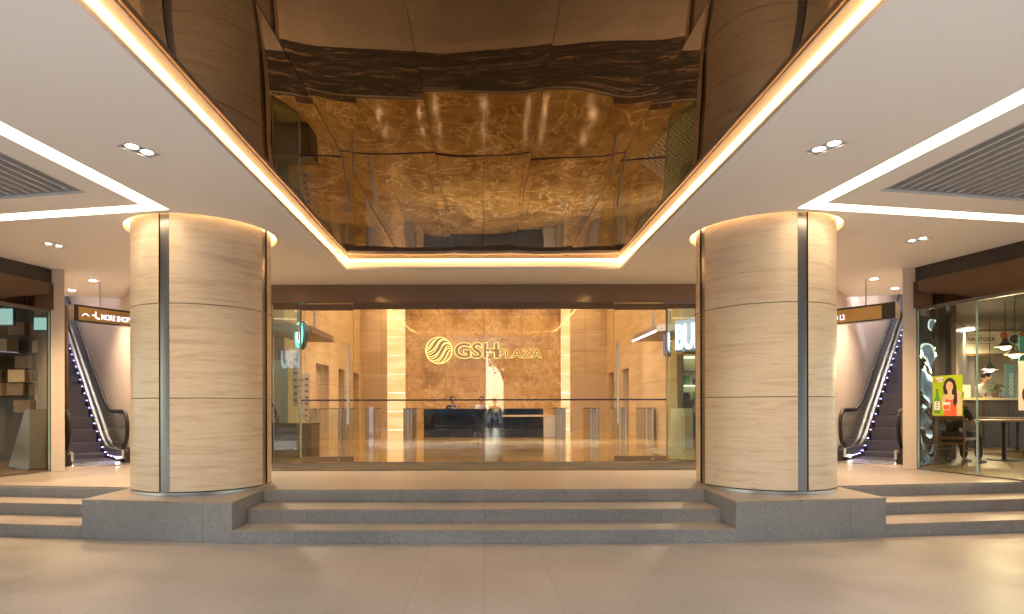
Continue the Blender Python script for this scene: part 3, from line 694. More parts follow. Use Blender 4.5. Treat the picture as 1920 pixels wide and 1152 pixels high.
def person(loc, rz, label, pose, shirt, trousers, hair='short', group=None, yaw=0, pitch=0, face=True):
    root = empty('person', loc, rz, label, 'person', group)
    if pose == 'seated':
        hip = .50; j = dict(pel=(0, 0, hip), bel=(0, .02, hip + .16), ch=(0, -.02, hip + .36), nk=(0, -.05, hip + .52), hd=(0, -.07, hip + .60))
        legs = [[(sx * .09, 0, hip - .01), (sx * .12, -.40, hip + .03), (sx * .12, -.42, .10)] for sx in (-1, 1)]
        arms = [[(-.17, -.03, hip + .47), (-.24, -.10, hip + .22), (-.14, -.33, hip + .25)], [(.17, -.03, hip + .47), (.22, -.26, hip + .27), (.10, -.26, hip + .50)]]
    else:
        hip = .93; ln_ = .06 if pose == 'lean' else 0
        j = dict(pel=(0, 0, hip), bel=(0, -.01, hip + .16), ch=(0, -.03 - ln_, hip + .36), nk=(0, -.04 - ln_ * 1.6, hip + .52), hd=(0, -.06 - ln_ * 2, hip + .60))
        legs = [[(sx * .09, 0, hip - .02), (sx * .10, -.01, .50), (sx * .10, .02, .10)] for sx in (-1, 1)]
        arms = [[(sx * .18, -.03 - ln_, hip + .46), (sx * .25, -.06 - ln_, hip + .20), (sx * .15, -.28 - ln_, hip + .14)] for sx in (-1, 1)]
    pts = [(j['pel'], (.135, .10)), (j['bel'], (.125, .09)), (j['ch'], (.15, .10)), (j['nk'], .052), (j['hd'], .050)]
    edges = [(0, 1), (1, 2), (2, 3), (3, 4)]; fl = []
    for L in legs:
        k = len(pts); pts += [(L[0], .085), (L[1], .058), (L[2], .038), ((L[2][0], L[2][1] - .10, .035), .032), ((L[2][0], L[2][1] - .17, .03), .026)]
        edges += [(0, k), (k, k + 1), (k + 1, k + 2), (k + 2, k + 3), (k + 3, k + 4)]
    for si, A in enumerate(arms):
        k = len(pts); pts += [(A[0], .052), (A[1], .038), (A[2], .026)]; edges += [(2, k), (k, k + 1), (k + 1, k + 2)]
        fl += hand(pts, edges, k + 2, A[2], Vector(A[2]) - Vector(A[1]), -1 if si else 1, Vector((0, 0, 1)) if abs((Vector(A[2]) - Vector(A[1])).normalized().z) < .8 else Vector((0, -1, 0)))
    m = MB(); m.add(skinned(pts, edges), Matrix())
    for f in fl: m.add(skinned(f, [(0, 1), (1, 2)]), Matrix())
    hc = Vector(j['hd']) + Vector((0, -.012, .10)); M = headmesh(m, hc, 1.0, yaw, pitch)
    m.build('body', SKIN, root, smooth=True)
    if face: facebits(root, M)
    hairmesh(root, M, hair)
    # shirt
    tp = [(j['pel'], (.150, .115)), (j['bel'], (.14, .105)), (j['ch'], (.165, .115)), ((j['nk'][0], j['nk'][1], j['nk'][2] - .03), .068)]; te = [(0, 1), (1, 2), (2, 3)]
    for A in arms:
        k = len(tp); e_ = Vector(A[1]); mid = Vector(A[0]).lerp(e_, .8)
        tp += [(A[0], .066), (tuple(mid), .055)]; te += [(2, k), (k, k + 1)]
    MB().add(skinned(tp, te), Matrix()).build('shirt', shirt, root, smooth=True)
    lp = [((0, 0, hip - .01), (.145, .112))]; le = []
    for L in legs:
        k = len(lp); lp += [(L[0], .098), (L[1], .075), ((L[2][0], L[2][1], L[2][2] + .01), .056)]; le += [(0, k), (k, k + 1), (k + 1, k + 2)]
    MB().add(skinned(lp, le), Matrix()).build('trousers', trousers, root, smooth=True)
    for L in legs:
        MB().ball((L[2][0], L[2][1] - .07, .045), 1, 14, (.048, .13, .045)).build('shoe', BLACK, root, smooth=True)
    return root
WSH = plain('white_shirt', (.75, .72, .68), .7); NAVY = plain('navy_cloth', (.02, .022, .035), .8); BLK = plain('black_cloth', (.018, .017, .018), .85)
person(((848 - 907) * 20.55 / F, 20.6, PF), R(190), 'seated receptionist with dark tied hair at left end of the desk', 'seated', NAVY, NAVY, 'bun', 'receptionists behind the desk', .3)
o_ = person(((903 - 907) * 20.55 / F, 20.6, PF), R(0), 'seated receptionist with short brown hair and pale collar behind the desk', 'seated', WSH, NAVY, 'short', 'receptionists behind the desk')
for o2 in [x for x in C.objects if x.get('category') == 'person']: o2.location.z = PF + .03; o2.rotation_euler.z = R(10) if o2.location.x < -.5 else 0
for i, x in enumerate((-1.05, -.07)):
    r_ = empty('office_chair', (x, 20.95, PF), 0, 'office chair behind the reception desk, %s' % ('left one' if i == 0 else 'middle one'), 'chair', 'office chairs')
    MB().box((-.24, -.5, .34), (.24, -.12, .39)).build('seat', BLK, r_, .015); MB().box((-.22, -.1, .40), (.22, -.05, .72)).build('backrest', BLK, r_, .015)
    MB().cyl((0, -.3, 0), .025, .03, .34).build('post', 'steel', r_); MB().cyl((0, -.3, 0), .25, 0, .03).build('base', BLACK, r_)

# turnstiles
def turnstile(px, py, label, wpx=24):
    D = F * 1.015 / (py - 762); x = (px - 907) * D / F
    r_ = empty('turnstile', (x, D, PF), 0, label, 'turnstile', 'steel security turnstiles')
    MB().box((-.15, .02, 0), (.15, 1.15, .93)).build('cabinet', 'steel', r_, .02)
    MB().cyl((-.09, 0, 0), .055, 0, .95, 20).build('front_post', 'steel', r_, smooth=True)
    MB().cyl((.09, 0, 0), .055, 0, .95, 20).build('front_post', 'steel', r_, smooth=True)
    MB().box((-.16, -.02, .931), (.16, 1.18, .955)).build('top_plate', 'black_rubber' if False else BLACK, r_, .004)
    MB().box((.17, .4, .2), (.42, .42, .85)).build('flap', GLASS, r_)
for px, py, l in ((590, 825, 'leftmost steel turnstile near the left lobby wall'), (612, 817, 'second steel turnstile from the left lobby wall'), (643, 824, 'steel turnstile behind the left door handle'), (694, 822, 'steel turnstile behind the slim white sign'), (765, 824, 'steel turnstile just left of the reception desk'), (1052, 822, 'steel turnstile just right of the reception desk'), (1114, 824, 'steel turnstile between desk and right door handle'), (1168, 824, 'steel turnstile behind the right door handle'), (1218, 824, 'rightmost steel turnstile near the right lobby wall')):
    turnstile(px, py, l)
# slim white totem with red diamond
r_ = empty('slim_sign', ((695.5 - 907) * 14.1 / F, 14.1, PF), 0, 'slim white upright notice with red diamond mark in the lobby', 'sign')
MB().box((-.045, -.01, .0), (.045, .01, 1.01)).build('panel', plain('sign_white', (.8, .8, .82), .4), r_, .002)
localpoly('red_diamond', [(-.03, 0), (0, -.075), (.03, 0), (0, .075)], .003, frame((0, -.0105, .37), (1, 0, 0), (0, 0, 1)), plain('sign_red', (.45, .04, .06), .4), r_)
localpoly('white_diamond', [(-.015, 0), (0, -.04), (.015, 0), (0, .04)], .003, frame((0, -.0145, .37), (1, 0, 0), (0, 0, 1)), MATS['sign_white'], r_)
# left lobby shop: counter, boards, round sign, awning
r_ = empty('shop_counter', (-3.98, 12.5, PF), 0, 'dark brown box counter just inside the left glass screen', 'counter')
MB().box((-.5, -.3, 0), (.55, .3, .66)).build('body', 'wood_dark', r_, .006); MB().box((-.52, -.32, .661), (.57, .32, .69)).build('top', plain('counter_top', (.12, .085, .05), .25), r_, .004)
def board(px0, px1, py0, py1, D, label, cols):
    a_ = P(px0, py1, D); b_ = P(px1, py0, D)
    r_ = empty('menu_board', ((a_.x + b_.x) / 2, D, a_.z), R(38), label, 'menu board', 'menu boards at the left lobby shop')
    w_ = (b_.x - a_.x) / 2 * 1.25; h_ = b_.z - a_.z
    MB().box((-w_, -.01, 0), (w_, .01, h_)).build('panel', plain('board_cream', (.66, .58, .50), .5, 0, .1, 6), r_)
    for k in range(7): MB().box((-w_ * .8, -.014, h_ * (.08 + .13 * k)), (w_ * random.uniform(.1, .8), -.0105, h_ * (.12 + .13 * k))).build('print_line', plain(cols, (.25, .10, .07) if cols == 'print_red' else (.06, .05, .05), .5), r_)
    zc = SF - a_.z
    MB().tube([(-w_ * .7, 0, h_), (-w_ * .7, 0, 3.3 - a_.z + .3)], .004, 5).build('hanging_wire', 'steel', r_)
board(551, 560, 662, 760, 13.3, 'tall narrow pink menu board hanging behind the left glass', 'print_red')
board(560, 569, 702, 786, 12.9, 'cream menu board hanging in front of the pink one', 'print_dark')
board(571, 579, 700, 788, 13.1, 'narrow dark lined menu board beside the cream one', 'print_red')
c_ = P(565, 628, 14.0)
r_ = empty('round_sign', c_, R(-56), 'round green and white lit blade sign at the left lobby shop', 'sign')
MB().cyl((0, 0, 0), .33, -.05, .05, 40, 'Y').build('case', plain('teal_case', (.02, .12, .09), .4), r_, smooth=True)
MB().cyl((0, 0, 0), .30, -.056, -.051, 40, 'Y').build('lit_face', emis('teal_light', (.10, .62, .48), 1.0), r_)
MB().cyl((0, 0, 0), .18, -.061, -.057, 40, 'Y').build('lit_centre', emis('white_light', (.85, 1, .95), .9), r_)
MB().tube([(0, 0, .33), (0, 0, 1.0)], .02, 8).build('hanger', 'steel_dark', r_)
MB().box((-.04, -.066, -.12), (.04, -.062, .12)).build('emblem_bar', MATS['teal_case'], r_)
# awnings on both lobby shops
for s, nm in ((-1, 'left'), (1, 'right')):
    r_ = empty('awning', (0, 0, 0), 0, 'brown metal awning with lit edges over the %s lobby shop' % nm, 'awning', 'metal awnings')
    y0, y1 = 13.6, 16.2
    MB().prism([(s * 4.9, y0), (s * 3.95, y0 + .4), (s * 3.95, y1), (s * 4.9, y1)], 3.15, 3.30).build('canopy', plain('awning_brown', (.22, .15, .10), .4), r_)
    MB().tube([(s * 3.94, y0 + .4, 3.16), (s * 3.94, y1, 3.16)], .022, 6).build('lit_edge', emis('awning_white', (.85, .85, 1), 1.3) if s > 0 else MATS['awning_brown'], r_)
    MB().box((s * 4.85, y0 - .3, 3.31), (s * 5.94, y1 + .08, 3.55)).build('soffit_box', MATS['awning_brown'], r_)
    for k in (14.2, 15.6): MB().tube([(s * 4.3, k, 3.3), (s * 4.3, k, CE)], .02, 6).build('hanger', 'steel_dark', r_)
# right lobby shop: letter sign, star blade sign, shelf, pattern floor
a_ = P(1266, 656, 13.6); r_ = empty('letter_sign', a_, R(-48), 'glowing white tall letter sign of the right lobby shop', 'sign')
me = textmesh('BUBU', .9, .02, .025, 1.0)
MB().add(me, Matrix.Diagonal((.40, 1, .85, 1)) @ Matrix.Rotation(R(90), 4, 'X')).build('letters', emis('sign_bluewhite', (.80, .86, 1), .7), r_)
MB().box((-.03, .05, -.06), (1.02, .09, .64)).build('backing', plain('sign_back', (.25, .25, .3), .4), r_)
c_ = P(1253, 640, 14.2); r_ = empty('star_sign', c_, R(58), 'small dark blade sign with a glowing white starburst', 'sign')
MB().box((-.24, 0, -.36), (.24, .05, .36)).build('plate', plain('blade_dark', (.05, .05, .09), .4), r_)
sp = []
for k in range(24):
    rr = (.25 if k % 4 == 0 else .19) if k % 2 == 0 else .075; sp.append((rr * math.cos(k * math.pi / 12), rr * 1.25 * math.sin(k * math.pi / 12)))
localpoly('starburst', sp, .01, frame((0, -.003, 0), (1, 0, 0), (0, 0, 1)), MATS['sign_bluewhite'], r_)
MB().tube([(0, .02, .36), (0, .02, .80)], .015, 6).build('hanger', 'steel_dark', r_)
r_ = empty('display_shelf', (5.35, 15.0, PF), 0, 'tall lit display shelf with small packs in the right lobby shop', 'shelf')
MB().box((-.5, .38, 0), (.5, .42, 2.3)).build('back_panel', plain('shelf_back', (.6, .5, .33), .5), r_)
for sx in (-.5, .46): MB().box((sx, 0, .0), (sx + .04, .38, 2.3)).build('upright', 'steel_dark', r_)
for k in range(6): MB().box((-.46, .0, .45 + .35 * k), (.46, .375, .47 + .35 * k)).build('shelf_board', emis('shelf_light', (1, .9, .68), .6) if k in (3, 5) else MATS['steel_dark'], r_)
for k in range(16):
    z = .475 + .35 * (k // 4); x = -.4 + .22 * (k % 4); cc = random.choice([(.6, .5, .3), (.15, .35, .12), (.5, .1, .08), (.7, .68, .6), (.08, .06, .05)])
    MB().box((x, .08, z), (x + .13, .22, z + random.uniform(.14, .26))).build('pack', plain('pack_%d' % (k % 5), cc, .5), r_)
MB().prism([(3.55, 14.0), (3.9, 11.3), (5.94, 11.3), (5.94, 16.28), (5.2, 16.28)], PF, PF + .004).build('patterned_floor', 'diamond_tile', kind='structure')
MB().box((4.75, 14.5, PF), (4.95, 15.6, PF + .95)).build('display_plinth', plain('plinth_cream', (.6, .52, .34), .4), label='low cream display plinth beside the lit shelf', cat='plinth', bev=.006)
r_ = empty('ceiling_spot', (5.4, 13.6, 3.5), 0, 'small ceiling spotlight inside the right lobby shop', 'spotlight'); MB().cyl((0, 0, 0), .07, -.02, .0).build('lamp', MATS['lamp_glow'], r_); spot('spot_lamp', (0, 0, -.05), 120, R(130), .5, (1, .8, .55), .08, parent=r_)
r_ = empty('ceiling_spot', (-5.4, 13.6, 3.5), 0, 'small ceiling spotlight inside the left lobby shop', 'spotlight'); MB().cyl((0, 0, 0), .07, -.02, .0).build('lamp', MATS['lamp_glow'], r_); spot('spot_lamp', (0, 0, -.05), 70, R(130), .5, (1, .75, .45), .08, parent=r_)
# left shop figure poster (black brush leaves on cream) behind green glass
r_ = empty('leaf_poster', (-4.55, 12.9, PF), R(12), 'pale poster with black leaf strokes behind the left glass screen', 'poster')
MB().box((-.5, 0, 0), (.42, .02, 2.0)).build('sheet', plain('poster_pale', (.62, .64, .5), .5), r_)
m = MB()
for k in range(16):
    z = .15 + (k % 8) * .11; x = .0 + (k // 8) * .16; m.prism([(0, 0), (.22, .03), (.26, .0), (.2, -.01)], 0, .004) if False else None
    a_ = R(20 + 13 * (k % 8)); M = frame((x, -.004, z), (math.cos(a_), 0, math.sin(a_)), (-math.sin(a_), 0, math.cos(a_)))
    mm = MB(); mm.prism([(0, -.012), (.12, -.022), (.26, 0), (.12, .02)], 0, .003)
    for v in mm.bm.verts: v.co = M @ v.co
    tm = bpy.data.meshes.new('x'); mm.bm.to_mesh(tm); mm.bm.free(); m.bm.from_mesh(tm)
m.build('leaf_print', BLACK, r_)

# ================================================================ WALLS, PILASTERS, ESCALATOR HALLS
def side_hall(s, nm):
    def w2(p): return (s * -1 * p[0], p[1])          # given for the left side (x negative), mirrored for the right
    d = DD
    def m2(x, y): return (x if s < 0 else -x, y)
    MB().prism([m2(-6.22, 11.12), m2(-3.96, 11.12), m2(-3.96, 11.3), m2(-6.1, 11.3)], PF, CE).build('flank_wall', PINK, label='plain pale wall behind the %s column' % nm, cat='wall')
    a0 = Vector((-6.17, 11.12)); a1 = a0 + d * 11
    MB().prism([m2(*a0), m2(*a1), m2(a1.x + .2, a1.y + .2), m2(a0.x + .2, a0.y + .05)], PF, 6.6).build('escalator_wall', PINK, label='pale pink wall running up beside the %s escalator' % nm, cat='wall')
    b0 = Vector((-7.13, 10.2)); b1 = b0 + d * 11
    MB().prism([m2(*b0), m2(*b1), m2(b1.x - .12, b1.y - .12), m2(b0.x - .10, b0.y - .02)], PF, 6.6).build('partition_wall', plain('partition_brown', (.30, .24, .19), .35, 0, .1, 3), label='diagonal partition wall between %s shop and escalator' % nm, cat='wall')
    MB().prism([m2(*a1), m2(a1.x + .1, a1.y + .2), m2(b1.x - .1, b1.y + .2), m2(*b1)], PF, 6.6).build('hall_end_wall', plain('hall_end_paint', (.6, .58, .53), .6), label='pale wall at the top end of the %s escalator hall' % nm, cat='wall')
    MB().prism([m2(-6.95, 9.9), m2(-6.93, 10.15), m2(-6.32, 10.95), m2(-6.1, 11.12), m2(-7.3, 12.5), m2(-8.6, 12.1)], SF + .025, SF + .2).build('hall_ceiling', 'white_paint', kind='structure')
    MB().prism([m2(-6.9, 12.0), m2(-8.9, 11.9), m2(-15, 18), m2(-13, 20), m2(-7.0, 12.6)], 6.6, 6.8).build('hall_roof', 'white_paint', kind='structure')
    # pilaster at the shop corner
    r_ = empty('pilaster', (0, 0, 0), 0, 'pale square pilaster at the %s shop corner by the escalator' % nm, 'pilaster')
    MB().prism([m2(-6.86, 9.72), m2(-6.64, 9.72), m2(-6.98, 10.2), m2(-7.16, 10.2)], PF, SF - .001).build('shaft', plain('pilaster_paint', (.74, .66, .58), .5, 0, .03, 2), r_, .004)
    # downlights of the hall
    for (x, y, l) in ((-6.8, 10.68, 'round downlight over the %s escalator landing' % nm), (-7.75, 11.55, 'round downlight above the %s escalator incline' % nm)):
        q_ = empty('round_downlight', (*m2(x, y), SF + .025), 0, l, 'downlight', 'round downlights of the escalator halls')
        MB().lathe([(.075, -.004), (.06, -.004), (.055, .02)], (0, 0, 0), 24).build('ring', plain('bezel_white', (.7, .68, .65), .4), q_)
        MB().lathe([(.056, -.006), (.0001, -.008)], (0, 0, 0), 20).build('lamp', MATS['lamp_glow'], q_)
        spot('spot_lamp', (0, 0, -.02), 90, R(140), .6, (1, .72, .45), .05, parent=q_)
    q_ = empty('hall_light', (*m2(-8.35, 13.1), 6.55), 0, 'added square lamp panel brightening the walls above the %s escalator incline' % nm, 'ceiling light'); MB().box((-.25, -.25, 0), (.25, .25, .03)).build('diffuser', emis('hall_glow', (1, .86, .78), 34), q_)  # added lamp panel, put here to brighten the hall walls
    q_ = empty('hall_light', (*m2(-10.2, 15.3), 6.55), 0, 'ceiling lamp high in the %s escalator hall' % nm, 'ceiling light'); MB().box((-.3, -.3, 0), (.3, .3, .03)).build('diffuser', emis('hall_glow', (1, .86, .78), 30), q_)
    escalator(s, nm, m2)
def escalator(s, nm, m2):
    F0 = Vector((-6.40, 11.03)); base = m2(*F0)
    root = empty('escalator', (base[0], base[1], PF), 0, '%s escalator with black handrails and small blue lights along the skirt' % nm, 'escalator', 'escalators')
    d = DD; wv = Vector((-d.y, d.x)) * 1.0        # towards the near side
    if wv.y > 0: wv = -wv
    wv = wv.normalized()
    def pt(t, o, z):
        v = d * t + wv * o; return Vector((v.x if s < 0 else -v.x, v.y, z))
    L0 = 1.15; T = math.tan(R(31)); T1 = 9.2
    def base_z(t):      # step nosing line above floor
        if t < L0: return 0
        u = t - L0; k = .9
        return T * (u * u / (2 * k)) if u < k else T * (u - k / 2)
    ts = [i * .115 for i in range(int(T1 / .115))]
    for o, on in ((0.0, 'far'), (.88, 'near')):
        # handrail: newel loop then up
        rail = []; hr = .93
        for k in range(13):
            a = R(-100 + 190 * k / 12 - 90); 
        cz = hr - .27; c0 = .34
        rail = [pt(c0 + .25, o, .30)] + [pt(c0 + .02, o, .30)]
        for k in range(11):
            a = R(250 - 160 * k / 10); rail.append(pt(c0 + .27 * math.cos(a) * 1.15, o, cz + .27 * math.sin(a) * (1.0 if a < math.pi else 1.35)))
        rail += [pt(t, o, hr + base_z(t)) for t in ts if t > .55]
        MB().tube(rail[1:], .042, 8, oval=(.75, 1)).build('handrail', BLACK, root, smooth=True)
        # glass panel
        gp = MB(); 
        up = [(t, hr - .03 + base_z(t)) for t in ts if t > .3]; dn = [(t, .24 + base_z(t)) for t in ts if t > .3]
        pts2 = [(.14, .55), (.12, .66), (.2, .82)] + up + dn[::-1] + [(.16, .36)]
        def prof(pl, o0, o1, name, mat, **kw):
            m = MB(); A = [m.bm.verts.new(pt(t, o0, z)) for t, z in pl]; B = [m.bm.verts.new(pt(t, o1, z)) for t, z in pl]; n = len(pl)
            for i in range(n): m.bm.faces.new((A[i], A[(i + 1) % n], B[(i + 1) % n], B[i]))
            for tri in tessellate_polygon([[Vector((t, z, 0)) for t, z in pl]]):
                try: m.bm.faces.new([A[i] for i in tri]); m.bm.faces.new([B[i] for i in tri[::-1]])
                except ValueError: pass
            return m.build(name, mat, root, **kw)
        prof(pts2, o - .005, o + .005, 'balustrade_glass', SHOPGL)
        sk = [(t, .235 + base_z(t)) for t in ts if t > .1] + [(t, .10 + base_z(t) - .02) for t in ts if t > .1][::-1]
        inn = 1 if o == 0 else -1
        prof([(t, z) for t, z in sk], o + inn * .03, o + inn * .075, 'skirt_deck', 'steel')
        prof([(t, .245 + base_z(t)) for t in ts if t > .2] + [(t, .225 + base_z(t)) for t in ts if t > .2][::-1], o - inn * .02, o + inn * .03, 'deck_edge', BLACK)
        prof([(t, .22 + base_z(t)) for t in ts if t > .1] + [(t, -.12 + max(.12, base_z(t))) for t in ts if t > .1][::-1], o - inn * .06, o - inn * .02, 'outer_cladding', 'steel')
        low = [(t, .098 + base_z(t) - .02) for t in ts if t > .12]
        prof(low + [(t, max(.002, base_z(t) - .25)) for t in ts if t > .12][::-1], o + inn * .04, o + inn * .07, 'skirt_panel', plain('skirt_dark', (.04, .035, .06), .3), smooth=False)
        prof([(0.12, .28), (.05, .2), (.05, .003), (.9, .003), (.9, .22)], o - inn * .05, o + inn * .028, 'newel_base', BLACK)
        for k in range(26):
            t = .42 + k * .27
            if t > 7: break
            l_ = MB().ball(pt(t, o + inn * .085, .085 + base_z(t)), .008 if k else .02, 8).build('skirt_light', emis('blue_led', (.42, .40, 1), 4) if k else emis('newel_led', (1, .95, .7), 9), root)
    # steps and comb plate
    m = MB(); t = L0 - .5; z = .012; stp = []
    while t < 8.6:
        zt = base_z(t + .2); 
        A = [pt(t, .09, 0), pt(t, .79, 0), pt(t + .41, .79, 0), pt(t + .41, .09, 0)]
        vs = [m.bm.verts.new((p.x, p.y, zz)) for zz in (max(.004, zt - .30), zt + .012) for p in A]
        for f in ((0, 1, 2, 3), (4, 7, 6, 5), (0, 4, 5, 1), (1, 5, 6, 2), (2, 6, 7, 3), (3, 7, 4, 0)): m.bm.faces.new([vs[i] for i in f])
        t += .41
    m.build('steps', plain('step_metal', (.10, .095, .13), .35, .5, .2, 40), root)
    m = MB(); A = [pt(-.25, .0, 0), pt(-.25, .88, 0), pt(L0 - .5, .86, 0), pt(L0 - .5, .02, 0)]
    vs = [m.bm.verts.new((p.x, p.y, zz)) for zz in (.008, .014) for p in A]
    for f in ((0, 1, 2, 3), (4, 7, 6, 5), (0, 4, 5, 1), (1, 5, 6, 2), (2, 6, 7, 3), (3, 7, 4, 0)): m.bm.faces.new([vs[i] for i in f])
    m.build('comb_plate', 'steel', root)
side_hall(-1, 'left'); side_hall(1, 'right')

# hanging direction signs
GOLD = MATS['gold_metal']; TXW = emis('sign_text_white', (1, .93, 1), .42)
def hang_sign(A, B, facew, textpos, label, rodf, endcap):
    A = Vector(A); B = Vector(B); u2 = (B - A).normalized(); L = (B - A).length
    z0, z1 = EYE + 1.455, EYE + 1.705
    M = frame((A.x, A.y, z0), (u2.x, u2.y, 0), (0, 0, 1))
    root = empty('direction_sign', (A.x, A.y, z0), 0, label, 'sign', 'hanging direction signs'); root.matrix_world = M
    H = z1 - z0
    def bx(a, b, name, mat, par=root, bev=0): return MB().box(a, b).build(name, mat, par, bev)
    bx((-.02, -.012, -.16), (L + .02, H + .012, -.004), 'case', plain('sign_case', (.045, .038, .036), .3))
    f0, f1 = facew
    bx((f0, .006, -.004), (f1, H - .022, .006), 'face', GOLD)
    me = textmesh('MORE SHOPS', .135, .003, .0005, 1.0); tx, sx = textpos
    def place(me, x, y, k=1): return Matrix.Translation((x, y, .010)) @ Matrix.Diagonal((k, 1, 1, 1))
    MB().add(me, place(me, tx + .34 * sx, .052, .72 * sx)).build('lettering', TXW, root)
    MB().add(textmesh('L2', .135, .003, .001, 1.0), place(None, tx + 1.10 * sx, .052, .72 * sx)).build('lettering', TXW, root)
    # at-symbol ring
    m = MB(); cx, cyy = tx + 1.015 * sx, .095
    m.tube([(cx + .046 * sx * math.cos(a * math.pi / 12), cyy + .048 * math.sin(a * math.pi / 12), .012) for a in range(24)], .008, 5, True)
    m.add(textmesh('a', .09, .003, .004), Matrix.Translation((cx - .026 * sx, cyy - .024, .010)) @ Matrix.Diagonal((sx, 1, 1, 1))); m.build('at_symbol', TXW, root)
    m = MB(); m.tube([(tx + .0 * sx, .085, .012), (tx + .06 * sx, .125, .012), (tx + .12 * sx, .085, .012)], .009, 5); m.build('arrow', TXW, root)
    m = MB(); x = tx + .18 * sx      # escalator pictogram
    m.tube([(x, .11, .012), (x + .04 * sx, .11, .012), (x + .09 * sx, .06, .012), (x + .13 * sx, .06, .012)], .013, 6); m.tube([(x + .06 * sx, .15, .012), (x + .06 * sx, .105, .012)], .008, 5)
    m.ball((x + .06 * sx, .165, .012), .012, 8); m.build('pictogram', TXW, root)
    for r0 in rodf: MB().tube([(r0 * L, H, -.08), (r0 * L, SF - z0 + .02, -.08)], .013, 8).build('hanging_rod', 'steel', root, smooth=True)
    return root
hang_sign((-6.80, 10.22), (-5.95, 11.02 + .62), (.05, 1.62), (.10, .90), 'hanging golden sign reading MORE SHOPS beside the left column', (.26,), 0)
hang_sign((5.85, 11.50), (6.80, 10.16), (.05, 1.46), (-.20, .90), 'hanging dark edged golden sign half hidden by the right column', (.72,), 0)

# ================================================================ SHOP FRONTS
def shop_front(s, nm):
    def L(D): return (s * shopx(D), D)
    r_ = empty('glass_storefront', (0, 0, 0), 0, 'tall glass front with dark header of the %s' % nm, 'shop front')
    MB().quadbox(L(9.715), L(-3.4), 3.40, SF - .002, .06).build('dark_header', DARK, r_)
    def L2(D): return (s * (shopx(D) - .05), D)
    MB().quadbox(L2(9.70), L2(-3.4), 2.985, 3.40, .05).build('mirror_band', SMOKE, r_)
    MB().quadbox(L(9.70), L(-3.4), 2.94, 2.983, .05).build('head_rail', 'steel_dark', r_)
    cuts = [9.69, 8.766, 7.9, 6.5, 5.1, 3.6, 2.0, -.5, -3.3]
    for i in range(len(cuts) - 1):
        MB().quadbox(L(cuts[i] - .006), L(cuts[i + 1] + .006), PF + .02, 2.94, .012).build('pane', SHOPGL, r_)
        a_ = L(cuts[i]); MB().quadbox((a_[0] - s * .02, a_[1]), (a_[0] + s * .0, a_[1] - .012), PF + .02, 2.94, .012).build('pane_edge', GEDGE, r_)
    MB().quadbox(L(9.69), L(-3.4), PF + .006, PF + .02, .04).build('floor_track', 'steel_dark', r_)
    MB().prism([(s * 6.90, 9.98), (s * 6.88, 9.73), (s * 6.91, 9.70), (s * 7.0, 9.98)], PF, 3.0).build('end_post', DARK, r_)
shop_front(-1, 'left shop'); shop_front(1, 'cafe on the right')
for s, col in ((-1, 'left shop'), (1, 'cafe')):
    MB().prism([(s * 7.08, 10.1), (s * 14.7, 18.6), (s * 22, 22), (s * 22, -3.4), (s * (shopx(-3.4) + .04), -3.4), (s * (shopx(9) + .04), 9)], 3.42, 3.5).build('shop_ceiling', plain('shop_ceiling_dark', (.07, .055, .045), .6), kind='structure')

# ---- cafe (right) ------------------------------------------------------
WALLC = plain('cafe_wall', (.50, .38, .22), .6, 0, .05, 2)
MB().box((13.0, 19.0, PF), (22, 19.2, 3.42)).build('cafe_back_wall', WALLC, label='cream rear wall of the cafe', cat='wall')
MB().box((11.9, 19.25, PF), (14.5, 19.45, 3.42)).build('cafe_side_wall', WALLC, label='cream wall end beside the partition in the cafe', cat='wall')
# framed menu picture
r_ = empty('menu_picture', (0, 16.4, 0), 0, 'wide wood framed menu picture of dishes reading HANTOUR above the counter', 'picture')
a_ = P(1793, 670, 16.4); b_ = P(1918, 613, 16.4)
MB().box((a_.x, 0, a_.z), (b_.x, .05, b_.z)).build('frame', 'wood_brown', r_, .004)
MB().box((a_.x + .09, -.004, a_.z + .07), (b_.x - .02, -.001, b_.z - .08)).build('sheet', plain('menu_cream', (.74, .64, .46), .5), r_)
MB().add(textmesh('HANTOUR', .15, .001, .004), Matrix.Translation((a_.x + .30, -.006, a_.z + .40)) @ Matrix.Rotation(R(90), 4, 'X')).build('lettering', plain('print_dark', (.06, .05, .05), .5), r_)
MB().tube([(a_.x + .24, -.006, a_.z + .34), (a_.x + 1.06, -.006, a_.z + .34), (a_.x + 1.06, -.006, a_.z + .56), (a_.x + .24, -.006, a_.z + .56)], .005, 4, True).build('lettering_box', MATS['print_dark'], r_)
def disc(x, z, rx, rz, nm2, mt, y=-.006, n=20): 
    localpoly(nm2, [(rx * math.cos(2 * math.pi * k / n), rz * math.sin(2 * math.pi * k / n)) for k in range(n)], .002, frame((x, y, z), (1, 0, 0), (0, 0, 1)), mt, r_)
bx0 = a_.x + 1.22
localpoly('printed_tray', [(bx0, .12), (bx0 + .5, .50 + .0), (bx0 + .55, .16)], .001, frame((0, -.005, a_.z), (1, 0, 0), (0, 0, 1)), BLACK, r_)
GRN = plain('print_green', (.16, .32, .04), .5); YEL = plain('print_yellow', (.70, .45, .13), .5); REDP = plain('print_orange', (.55, .12, .03), .5)
for x, z, rx, rz, mt in ((.05, .55, .10, .10, REDP), (.1, .32, .13, .12, GRN), (.0, .2, .1, .08, GRN), (.30, .55, .14, .10, YEL), (.30, .30, .15, .11, YEL), (.53, .52, .12, .12, REDP), (.48, .28, .10, .1, YEL)):
    disc(bx0 + x, a_.z + z, rx, rz, 'printed_food', mt, -.008 - random.random() * .004)
disc(bx0 + .42, a_.z + .43, .55, .30, 'printed_tray', BLACK, -.0055) if False else None
